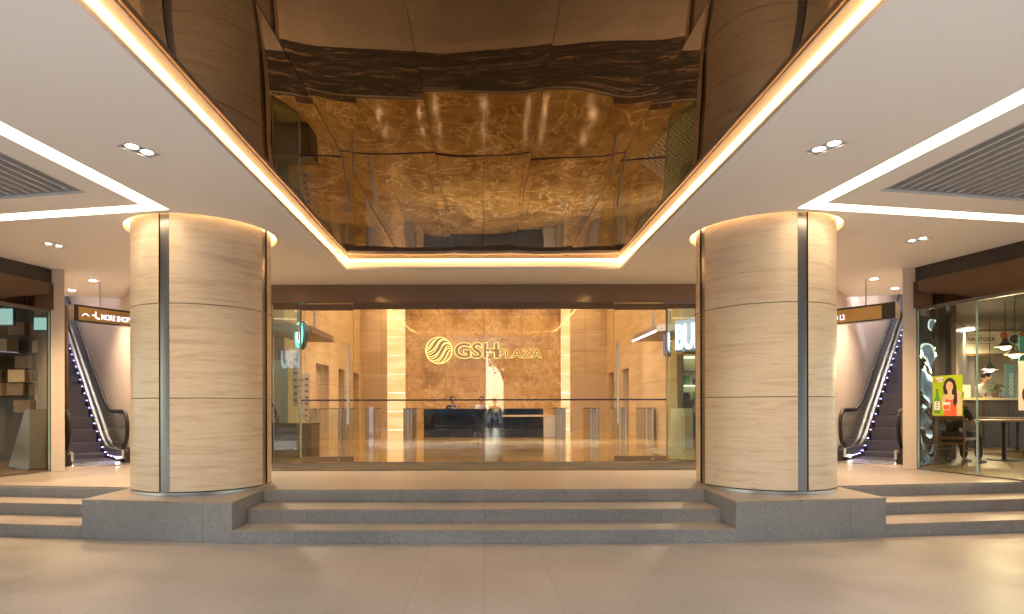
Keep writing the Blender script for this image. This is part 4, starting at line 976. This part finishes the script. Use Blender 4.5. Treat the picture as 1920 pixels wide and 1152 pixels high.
disc(b_.x - .22, a_.z + .42, .19, .19, 'printed_bowl', plain('sign_white', (.8, .8, .82), .4), -.014); disc(b_.x - .22, a_.z + .45, .15, .12, 'printed_soup', plain('print_brown', (.12, .06, .03), .5), -.018)
# teal banner at the edge
MB().box((P(1912, 0, 15.6).x, 15.6, 1.9 + .6), (P(1960, 0, 15.6).x, 15.65, 3.2)).build('teal_banner', plain('teal_print', (.10, .42, .38), .5), label='teal banner beside the menu picture', cat='banner')
# counter
ct = empty('cafe_counter', (0, 14.6, PF), 0, 'dark panelled cafe service counter with pale top', 'counter')
MB().box((11.2, 0, 0), (17, .6, 1.13)).build('front', 'wood_dark', ct); MB().box((11.0, -.06, 1.131), (17, .66, 1.19)).build('top', plain('counter_cream', (.66, .54, .34), .4), ct, .005)
for k in range(8): MB().box((11.3 + k * .6, -.012, .05), (11.86 + k * .6, -.001, 1.08)).build('panel', 'wood_dark', ct, .003)
# shelf screen / lit menu box etc on the counter
def on_counter(px, D=14.75): return Vector(((px - 907) * D / F, D, PF + 1.19))
c_ = on_counter(1866); r_ = empty('potted_plant', c_, 0, 'small bushy potted plant on the cafe counter', 'plant')
MB().lathe([(.0001, 0), (.06, 0), (.08, .13), (.07, .13), (.0001, .11)], (0, 0, 0), 16).build('pot', plain('pot_brown', (.12, .07, .05), .6), r_, smooth=True)
m = MB(); rn = random.Random(3)
for k in range(150):
    th = rn.uniform(0, 6.28); el = rn.uniform(.1, 1.5); rr = rn.uniform(.08, .24); c = Vector((rr * math.cos(th) * math.cos(el), rr * math.sin(th) * math.cos(el) * .8, .13 + rr * math.sin(el) * 1.1))
    a1 = Vector((rn.uniform(-1, 1), rn.uniform(-1, 1), rn.uniform(-.5, 1))).normalized() * .05; a2 = a1.orthogonal().normalized() * .018
    m.bm.faces.new([m.bm.verts.new(c + q_) for q_ in (-a1, a2, a1, -a2)])
m.build('foliage', plain('leaf_green', (.07, .12, .035), .6), r_)
m = MB()
for k in range(7): m.tube([(0, 0, .1), (rn.uniform(-.1, .1), 0, .25), (rn.uniform(-.05, .22), 0, rn.uniform(.3, .42))], .004, 4)
m.build('stem', plain('stem_red', (.3, .08, .05), .6), r_)
c_ = on_counter(1880); r_ = empty('card_terminal', c_, 0, 'small black card terminal on the counter beside the plant', 'terminal'); MB().box((-.06, -.03, 0), (.06, .06, .03)).build('base', BLACK, r_, .004); MB().box((-.05, 0, .03), (.05, .02, .16)).build('screen', 'steel_dark', r_, .003)
c_ = on_counter(1896); r_ = empty('patterned_vase_panel', c_, 0, 'tall teal patterned panel standing on the counter end', 'panel')
MB().box((-.13, 0, 0), (.13, .03, .80)).build('sheet', plain('teal_sheet', (.12, .28, .30), .4), r_)
for k in range(5): MB().lathe([(.05, -.006), (.03, -.006)], (0, 0, .1 + .11 * k), 12, axis='Y').build('ring_print', plain('sign_white', (.8, .8, .82), .4), r_)
c_ = on_counter(1811); r_ = empty('lit_box', c_, 0, 'small glowing cream lamp box at the left end of the counter', 'lamp'); MB().box((-.16, 0, 0), (.12, .15, .30)).build('shade', emis('lampbox', (1, .72, .35), .45), r_, .005); MB().box((-.17, -.01, .30), (.13, .16, .315)).build('lid', 'wood_pale', r_)
# pendant lamps
def pendant(px, py, D, label):
    c = P(px, py, D); r_ = empty('pendant_lamp', c, 0, label, 'pendant lamp', 'pendant lamps of the cafe')
    k = D / 12
    MB().lathe([(.03, .20), (.045, .19), (.05, .13), (.10, .07), (.17, .035), (.165, .03), (.095, .06), (.04, .12)], (0, 0, 0), 24).build('shade', plain('shade_grey', (.18, .15, .12), .4), r_, smooth=True)
    MB().ball((0, 0, .03), .085, 14, (1, 1, .7)).build('bulb', emis('bulb_glow', (1, .80, .42), 5), r_, smooth=True)
    MB().tube([(0, 0, .2), (0, 0, 3.42 - c.z)], .006, 5).build('cord', BLACK, r_)
    l = bpy.data.lights.new('bulb_light', 'POINT'); l.energy = 9; l.color = (1, .72, .38); l.shadow_soft_size = .09; lo = bpy.data.objects.new('bulb_light', l); C.objects.link(lo); lo.parent = r_; lo.location = (0, 0, -.10)
pendant(1885, 656, 11.6, 'left one of the two front pendant lamps in the cafe')
pendant(1903, 671, 11.2, 'lower right pendant lamp near the cafe glass')
pendant(1856, 698, 14.1, 'pendant lamp hanging over the counter behind the chef')
# chef and customer
person((*on_counter(1832, 15.7)[:2], PF + .10), R(35), 'grey haired cafe worker in white shirt bending behind the counter', 'lean', WSH, BLK, 'short', None, .4, .3)
MATS['hair2'] = plain('hair_grey', (.16, .14, .13), .6)
cx = P(1838, 0, 10.75).x
def chair(loc, rz, label):
    r_ = empty('dining_chair', loc, rz, label, 'chair', 'wooden dining chairs')
    MB().box((-.22, -.22, .42), (.22, .22, .46)).build('seat', 'wood_brown', r_, .012)
    bk = MB(); bk.tube([(-.21, .22, .80), (-.12, .255, .80), (0, .27, .80), (.12, .255, .80), (.21, .22, .80)], .05, 8, oval=(.28, 1)); bk.build('backrest', 'wood_brown', r_, smooth=True)
    for sx in (-1, 1):
        MB().tube([(sx * .23, .27, 0), (sx * .215, .215, .44), (sx * .21, .23, .84)], [.013, .02, .014], 8).build('leg', 'wood_brown', r_, smooth=True)
        MB().tube([(sx * .22, -.24, 0), (sx * .20, -.20, .44)], [.013, .019], 8).build('leg', 'wood_brown', r_, smooth=True)
        MB().tube([(sx * .22, .24, .25), (sx * .21, -.22, .25)], .010, 6).build('stretcher', 'wood_brown', r_)
    MB().tube([(-.21, .22, .36), (.21, .22, .36)], .022, 6).build('rear_rail', 'wood_brown', r_)
    return r_
ch1 = chair((8.12, 10.52, PF + .005), R(200), 'brown wooden chair of the seated customer near the cafe glass')
person((8.16, 10.62, PF - .03), R(110), 'seated customer in black clothes resting chin on hand at cafe table', 'seated', BLK, BLK, 'short', None, .2, .2)
ch1.rotation_euler.z = R(115)
copy_tree(ch1, None, (10.6, 11.6, PF + .005), R(-70), 'brown wooden chair at the far side of the cafe table')
copy_tree(ch1, None, (9.9, 13.6, PF + .005), R(150), 'brown wooden chair further back near the counter')
def table(loc, label):
    r_ = empty('cafe_table', loc, 0, label, 'table', 'cafe tables')
    MB().box((-.6, -.4, .71), (.75, .4, .745)).build('top', 'wood_brown', r_, .006); MB().cyl((0.1, 0, 0), .035, .02, .71).build('post', BLACK, r_); MB().cyl((.1, 0, 0), .25, 0, .02).build('base', BLACK, r_)
table((9.4, 11.2, PF + .005), 'wooden cafe table in front of the seated customer'); table((11.4, 13.2, PF + .005), 'wooden cafe table near the counter')
# dark pillars in the cafe along the partition
for (px0, px1, D, mt, l) in ((1752, 1773, 10.9, plain('smoky_panel', (.23, .17, .11), .15, .4), 'smoky bronze panel against the cafe partition'), (1775, 1783, 11.1, DARK, 'dark slim post against the cafe partition'), (1784, 1793, 11.6, plain('smoky_panel', (.23, .17, .11), .15, .4), 'narrow bronze post next to dark slim post')):
    a_ = P(px0, 0, D); b_ = P(px1, 0, D); MB().box((a_.x, D, PF), (b_.x, D + .12, 3.41)).build('wall_panel', mt, label=l, cat='panel')
# wavy mirror sheet
bm = bmesh.new(); g = []
a2 = Vector(P(1724, 0, 9.93).xy); b2 = Vector(P(1752, 0, 10.35).xy); nrm = Vector((-(b2 - a2).y, (b2 - a2).x)).normalized()
for i in range(13):
    col = []
    for j in range(61):
        u, v = i / 12, j / 60; p = a2.lerp(b2, u); k = .018 * math.sin(9 * v * 3.1 + 2.2 * u) + .012 * math.sin(23 * v + 5 * u + 1) + .006 * math.sin(47 * v - 4 * u)
        col.append(bm.verts.new((p.x + nrm.x * k, p.y + nrm.y * k, PF + .01 + 2.48 * v)))
    g.append(col)
for i in range(12):
    for j in range(60): bm.faces.new((g[i][j], g[i + 1][j], g[i + 1][j + 1], g[i][j + 1]))
me = bpy.data.meshes.new('wavy_mirror'); bm.to_mesh(me); bm.free(); me.materials.append(plain('wavy_mirror_metal', (.12, .16, .15), .04, 1, .02))
for p in me.polygons: p.use_smooth = True
o = bpy.data.objects.new('wavy_mirror', me); C.objects.link(o); tag(o, 'rippled mirror sheet lining the cafe wall next to the pilaster', 'mirror')
md = o.modifiers.new('s', 'SOLIDIFY'); md.thickness = .004
# poster on the glass
pa = Vector((shopx(9.443), 9.443)); pb = Vector((shopx(8.97), 8.97)); pu = (pb - pa).normalized()
pn = Vector((pu.y, -pu.x)); oo = pa + pn * .012
z0 = EYE + (762 - 782) * 9.2 / F; z1 = EYE + (762 - 706) * 9.2 / F; PW = (pb - pa).length; PH = z1 - z0
M = frame((oo.x, oo.y, z0), (pu.x, pu.y, 0), (0, 0, 1))
r_ = empty('drink_poster', (0, 0, 0), 0, 'lime green drink poster with smiling long haired woman and green bottle on cafe glass', 'poster'); r_.matrix_world = M
def art(nm2, pts, mt, z): 
    m = MB(); m.prism([(x * PW, y * PH) for x, y in pts], z, z + .0006); return m.build(nm2, mt, r_)
def ell(cx, cyy, rx, ry, n=22): return [(cx + rx * math.cos(2 * math.pi * k / n), cyy + ry * math.sin(2 * math.pi * k / n)) for k in range(n)]
art('sheet', [(0, 0), (1, 0), (1, 1), (0, 1)], plain('lime', (.38, .55, .02), .4, 0, .06, 4), 0)
PSK = plain('print_skin', (.80, .50, .36), .5); PHR = plain('print_hair', (.03, .015, .012), .5); PDR = plain('print_dress', (.80, .13, .04), .5); PGB = plain('print_bottle', (.08, .30, .02), .3); PWH = plain('sign_white', (.8, .8, .82), .4)
art('printed_hair', [(.38, .55), (.36, .72), (.42, .86), (.52, .93), (.64, .93), (.75, .86), (.80, .72), (.82, .5), (.84, .36), (.76, .24), (.70, .36), (.66, .5)], PHR, .001)
art('printed_shoulders', [(.32, .36), (.36, .47), (.50, .53), (.66, .53), (.80, .47), (.84, .38), (.84, .2), (.34, .2)], PSK, .002)
art('printed_dress', [(.40, .0), (.40, .30), (.46, .42), (.60, .38), (.74, .42), (.80, .28), (.82, 0)], PDR, .003)
art('printed_arm', [(.82, 0), (.96, .02), (.97, .34), (.90, .52), (.80, .48), (.84, .3)], PSK, .004)
art('printed_hand', ell(.88, .54, .075, .07), PSK, .005)
art('printed_neck', [(.53, .46), (.65, .46), (.66, .66), (.52, .66)], PSK, .0045)
art('printed_face', ell(.585, .725, .115, .125), PSK, .006)
art('printed_fringe', [(.46, .76), (.50, .86), (.60, .875), (.70, .84), (.72, .74), (.66, .82), (.58, .85), (.52, .83)], PHR, .007)
for x in (.535, .635): art('printed_eye', ell(x, .735, .018, .009, 10), PHR, .0075)
art('printed_smile', [(.545, .672), (.585, .655), (.63, .672), (.585, .664)], PDR, .0075)
art('printed_lock', [(.69, .62), (.74, .5), (.70, .33), (.76, .22), (.84, .34), (.83, .55), (.78, .68)], PHR, .0078)
art('printed_bottle', [(.06, .06), (.28, .06), (.29, .36), (.22, .48), (.205, .62), (.135, .62), (.12, .48), (.05, .36)], PGB, .008)
art('printed_label', [(.07, .14), (.27, .14), (.27, .36), (.07, .36)], PWH, .009)
for k in range(3): art('printed_script', [(.15, .18 + .06 * k), (.21, .20 + .06 * k), (.20, .225 + .06 * k), (.14, .2 + .06 * k)], PHR, .010)
art('printed_cap', [(.13, .62), (.21, .62), (.21, .67), (.13, .67)], plain('cap_green', (.05, .2, .05), .4), .009)
art('printed_glass', [(.38, .14), (.60, .14), (.62, .34), (.36, .34)], PWH, .0085)
art('printed_drink', [(.395, .155), (.585, .155), (.60, .27), (.38, .27)], PDR, .009)
art('printed_logo', [(.03, .86), (.10, .94), (.20, .86)], plain('print_logo', (.6, .25, .02), .4), .009); art('printed_slogan', [(.13, .9), (.37, .91), (.37, .96), (.13, .95)], PWH, .0095); art('printed_slogan', [(.2, .84), (.37, .845), (.37, .885), (.2, .88)], PWH, .0095)
# white poster at frame edge
pa = Vector((shopx(8.21), 8.21)); pb = Vector((shopx(7.65), 7.65)); pu = (pb - pa).normalized(); oo = pa + Vector((pu.y, -pu.x)) * .012
M = frame((oo.x, oo.y, EYE + (762 - 772) / 139.5), (pu.x, pu.y, 0), (0, 0, 1)); PW = (pb - pa).length; PH = 92 / 139.5
r_ = empty('notice_poster', (0, 0, 0), 0, 'white poster with black round print at the right edge of cafe glass', 'poster'); r_.matrix_world = M
art('sheet', [(0, 0), (1, 0), (1, 1), (0, 1)], plain('notice_white', (.66, .64, .58), .5), 0); art('printed_ring', ell(.30, .32, .22, .22), BLACK, .001); art('printed_disc', ell(.30, .32, .17, .17), plain('notice_white', (.66, .64, .58), .5), .002); art('printed_mark', [(.1, .88), (.3, .7), (.16, .84)], BLACK, .001)

# ---- left shop ------------------------------------------------------------
MB().box((-22, 13.5, PF), (-10.5, 13.7, 3.42)).build('left_shop_wall', plain('left_shop_paint', (.22, .16, .11), .6), label='brown rear wall of the left shop', cat='wall')
r_ = empty('box_shelving', (-8.75, 11.3, PF), R(0), 'wall shelving of staggered wooden boxes in the left shop', 'shelving')
rn = random.Random(11)
for i in range(7):
    for j in range(6):
        if rn.random() < .25: continue
        x = -1.6 + i * .36 + rn.uniform(-.05, .05); z = .95 + j * .27 + rn.uniform(-.04, .04); dpt = rn.uniform(.1, .35)
        MB().box((x, -dpt, z), (x + .30, .1, z + .22)).build('box', ('bronze_metal', 'wood_brown', 'wood_brown', 'wood_pale')[rn.randrange(4)], r_, .004)
MB().box((-1.7, .101, .0), (1.0, .15, 2.9)).build('back_panel', 'wood_dark', r_)
r_ = empty('display_case', (-7.55, 9.95, PF), R(-30), 'pale slanted display stand low in the left shop window', 'display stand')
MB().prism([(-.05, -.02), (.35, -.02), (.35, .3), (-.05, .3)], 0, .03).build('base', 'wood_dark', r_)
m = MB(); vs = [m.bm.verts.new(v) for v in ((-.35, 0, .03), (.35, 0, .03), (.35, 0, .98), (.22, 0, .98), (-.35, .25, .03), (.35, .25, .03), (.35, .25, .98), (.22, .25, .98))]
for f in ((0, 1, 2, 3), (7, 6, 5, 4), (0, 4, 5, 1), (1, 5, 6, 2), (2, 6, 7, 3), (3, 7, 4, 0)): m.bm.faces.new([vs[i] for i in f])
m.build('body', plain('display_grey', (.20, .18, .15), .5), r_)
r_ = empty('armchair', (-8.6, 9.85, PF + .005), R(-20), 'brown wooden armchair with cushion in the left shop', 'chair')
MB().box((-.3, -.3, .32), (.3, .3, .44)).build('cushion', plain('brown_cushion', (.16, .08, .045), .7), r_, .03); MB().box((-.3, .26, .45), (.3, .34, .86)).build('backrest', MATS['brown_cushion'], r_, .03)
for sx in (-1, 1):
    for sy in (-1, 1): MB().tube([(sx * .31, sy * .31, 0), (sx * .29, sy * .29, .6)], .022, 8).build('leg', 'wood_brown', r_)
    MB().box((sx * .29 - .03, -.32, .60), (sx * .29 + .03, .32, .63)).build('armrest', 'wood_brown', r_, .008)
for (p0, p1, D, l) in (((-10, 577), (24, 607), 9.6, 'pale teal glowing panel for a screen reflection at the left frame edge in the left shop'), ((64, 594), (90, 617), 10.3, 'small pale teal glowing panel for a screen reflection near the left pilaster')):
    a_ = P(p0[0], p1[1], D); b_ = P(p1[0], p0[1], D); r_ = empty('screen_reflection', (0, D, 0), 0, l, 'screen', 'screen reflections in the left shop')  # glowing panels painted in for reflections of lit screens
    MB().box((a_.x - .02, .004, a_.z - .02), (b_.x + .02, .05, b_.z + .02)).build('casing', BLACK, r_); MB().box((a_.x, 0, a_.z), (b_.x, .003, b_.z)).build('display', emis('reflection_teal', (.45, .72, .68), .22), r_)
    MB().tube([((a_.x + b_.x) / 2, .03, b_.z), ((a_.x + b_.x) / 2, .03, 3.42)], .01, 6).build('hanger', 'steel_dark', r_)
r_ = empty('shop_lamp', (-8.3, 9.2, 3.4), 0, 'warm ceiling spot inside the left shop', 'spotlight'); MB().cyl((0, 0, 0), .06, -.02, 0).build('lamp', MATS['lamp_glow'], r_); spot('spot_lamp', (0, 0, -.05), 85, R(130), .5, (1, .66, .34), .06, parent=r_)
r_ = empty('shop_lamp', (9.2, 9.9, 3.4), 0, 'warm ceiling spot inside the cafe', 'spotlight'); MB().cyl((0, 0, 0), .06, -.02, 0).build('lamp', MATS['lamp_glow'], r_); spot('spot_lamp', (0, 0, -.05), 70, R(130), .5, (1, .75, .45), .06, parent=r_)
for i, (x, y) in enumerate(((12.5, 15.8), (15.0, 16.6))):
    r_ = empty('kitchen_lamp', (x, y, 3.4), 0, 'kitchen ceiling lamp behind the cafe counter, %s' % ('left' if i == 0 else 'right'), 'lamp'); MB().cyl((0, 0, 0), .12, -.02, 0).build('lamp', MATS['lamp_glow'], r_); spot('spot_lamp', (0, 0, -.05), 150, R(150), .5, (1, .82, .55), .1, parent=r_)

# ================================================================ STREET BEHIND (seen in reflections)
def car(loc, rz, col, label, tall=False):
    r_ = empty('parked_car', loc, rz, label, 'car', 'cars parked on the street')
    h = 1.1 if tall else .95; top = 1.72 if tall else 1.45
    prof = [(-2.2, .35), (-2.25, .7), (-2.0, .85), (-1.2, .92), (-.7, 1.0), (.9, 1.0), (1.9, .95), (2.2, .8), (2.2, .35)]
    def ext(pl, w0, w1, name, mat):
        m = MB(); n = len(pl); A = [m.bm.verts.new((x, -w0 if z < 1.02 else -w1, z)) for x, z in pl]; B = [m.bm.verts.new((x, w0 if z < 1.02 else w1, z)) for x, z in pl]
        for i in range(n): m.bm.faces.new((A[i], A[(i + 1) % n], B[(i + 1) % n], B[i]))
        m.bm.faces.new(A[::-1]); m.bm.faces.new(B); return m.build(name, mat, r_, .03, True)
    ext(prof, .88, .88, 'body', col)
    cab = [(-1.0, 1.01), (-.35, top), (1.1, top), (1.75, 1.01)] if not tall else [(-1.2, 1.01), (-.6, top), (1.6, top), (2.05, 1.01)]
    ext(cab, .84, .68, 'cabin_glass', plain('car_glass', (.03, .04, .045), .05, 0, .1, 3, .8, .6))
    rf = [(cab[1][0] - .02, top - .02), (cab[1][0] + .1, top + .04), (cab[2][0] - .1, top + .04), (cab[2][0] + .02, top - .02)]
    ext(rf, .70, .70, 'roof', col)
    for x in (-1.4, 1.4):
        for y in (-.86, .86):
            w_ = MB().lathe([(.0001, -.1), (.27, -.11), (.32, -.08), (.32, .08), (.27, .11), (.0001, .1)], (x, y, .32), 24, axis='Y').build('wheel', BLACK, r_, smooth=True)
            MB().lathe([(.0001, -.118), (.19, -.112)], (x, y, .32), 14, axis='Y').build('rim', 'steel', w_) if y < 0 else MB().lathe([(.0001, .118), (.19, .112)], (x, y, .32), 14, axis='Y').build('rim', 'steel', w_)
    for y in (-.62, .62):
        MB().ball((-2.2, y, .68), .12, 10, (.4, 1.3, .7)).build('headlight', plain('lens', (.8, .8, .8), .1), r_, smooth=True)
        MB().ball((2.18, y, .75), .1, 10, (.4, 1.3, .8)).build('tail_light', plain('red_lens', (.5, .02, .02), .2), r_, smooth=True)
GZ = -.12
car((-2.2, -8.3, GZ), 0, plain('paint_maroon', (.16, .01, .02), .2, 0, .05, 3, .6, .7), 'maroon saloon car parked on the street')
car((-3.0, -11.0, GZ), 0, plain('paint_blue', (.02, .03, .06), .2, 0, .05, 3, .6, .7), 'dark blue tall car on the far lane', True)
car((3.6, -8.4, GZ), 0, plain('paint_grey', (.35, .36, .38), .25, .3, .05, 3, .6, .7), 'silver grey car parked on the street')
def leafmass(name, c, rad, n, label, cat, mat, trunk=None, seed=1, group=None):
    rn = random.Random(seed); r_ = empty(name, (c[0], c[1], c[2]), 0, label, cat, group)
    m = MB()
    cl = [(Vector((rn.gauss(0, .5) * rad[0], rn.gauss(0, .5) * rad[1], (trunk or 0) + rad[2] * (1 + rn.uniform(-.8, .8)))), rn.uniform(.3, .55) * min(rad)) for _ in range(26)]
    for k in range(n):
        cc, cr = rn.choice(cl); p = cc + Vector((rn.gauss(0, 1), rn.gauss(0, 1), rn.gauss(0, .8))).normalized() * cr * rn.uniform(.5, 1)
        a1 = Vector((rn.uniform(-1, 1), rn.uniform(-1, 1), rn.uniform(-1, 1))).normalized() * (.16 if trunk else .10); a2 = a1.orthogonal().normalized() * (.07 if trunk else .02)
        m.bm.faces.new([m.bm.verts.new(p + q_) for q_ in (-a1, a2, a1, -a2)])
    m.build('crown' if trunk else 'foliage', mat, r_)
    if trunk:
        t = MB(); t.tube([(0, 0, -.05), (.1, 0, trunk * .5), (0, .1, trunk + rad[2])], [.28, .2, .1], 10)
        for k in range(5): a = k * 1.3; t.tube([(0, .05, trunk * .8), (math.cos(a) * rad[0] * .5, math.sin(a) * rad[1] * .5, trunk + rad[2] * 1.1)], [.1, .04], 7)
        t.build('trunk', plain('bark', (.12, .09, .07), .9, 0, .3, 9), r_, smooth=True)
person((-.12, -1.1, 0), R(180), 'standing photographer in dark top and khaki trousers, seen mirrored in the glass front', 'lean', BLK, plain('khaki', (.30, .24, .16), .8), 'short', 'people standing outside on the paving')
person((.42, -1.5, 0), R(175), 'standing person in black clothes next to the photographer, seen mirrored in the glass', 'stand', BLK, BLK, 'short', 'people standing outside on the paving')
LEAF = plain('street_leaf', (.05, .085, .03), .6, 0, .4, 3)
leafmass('street_tree', (1.5, -16.2, 0), (3.2, 2.4, 2.6), 5200, 'street tree opposite the entrance', 'tree', LEAF, 3.2, 2)
leafmass('street_tree', (-8.5, -16.8, 0), (3.4, 2.6, 2.8), 5200, 'street tree opposite the left shop', 'tree', LEAF, 3.4, 4)
leafmass('street_tree', (10.5, -16.5, 0), (3.4, 2.6, 2.8), 5200, 'street tree opposite the cafe', 'tree', LEAF, 3.0, 6)
for i, x in enumerate((-2.6, -1.2, 1.6, 3.0)):
    leafmass('planter_shrub', (x, -4.4, .42), (.75, .4, .33), 900, 'low shrub in the kerbside planter, number %s from the left' % ('first', 'second', 'third', 'last')[i], 'shrub', LEAF, None, 20 + i, 'kerbside planter shrubs')
    MB().box((x - .68, -4.7, 0), (x + .68, -4.1, .45)).build('planter', plain('planter_stone', (.3, .29, .28), .7), label='stone kerbside planter under the %s shrub' % ('first', 'second', 'third', 'last')[i], cat='planter', bev=.01)
for i, (x0, x1, h, c) in enumerate(((-40, -14, 16, (.35, .33, .3)), (-13, .2, 11, (.55, .53, .5)), (2.0, 24, 18, (.28, .27, .27)), (25, 46, 13, (.45, .42, .38)))):
    r_ = empty('street_building', (x0, -30, 0), 0, ('grey office block far left across the street', 'pale low block across the street', 'tall dark block across the street', 'beige block far right across the street')[i], 'building')
    MB().box((0, -10, 0), (x1 - x0, 0, h)).build('wall', plain('bwall_%d' % i, tuple(q * .35 for q in c), .7, 0, .1, .5), r_)
    for z in range(int(h // 3.2)):
        for k in range(int((x1 - x0) // 3)):
            MB().box((.6 + 3 * k, .0, 1.0 + 3.2 * z), (2.5 + 3 * k, .05, 2.7 + 3.2 * z)).build('window', plain('far_glass', (.06, .08, .1), .1), r_)
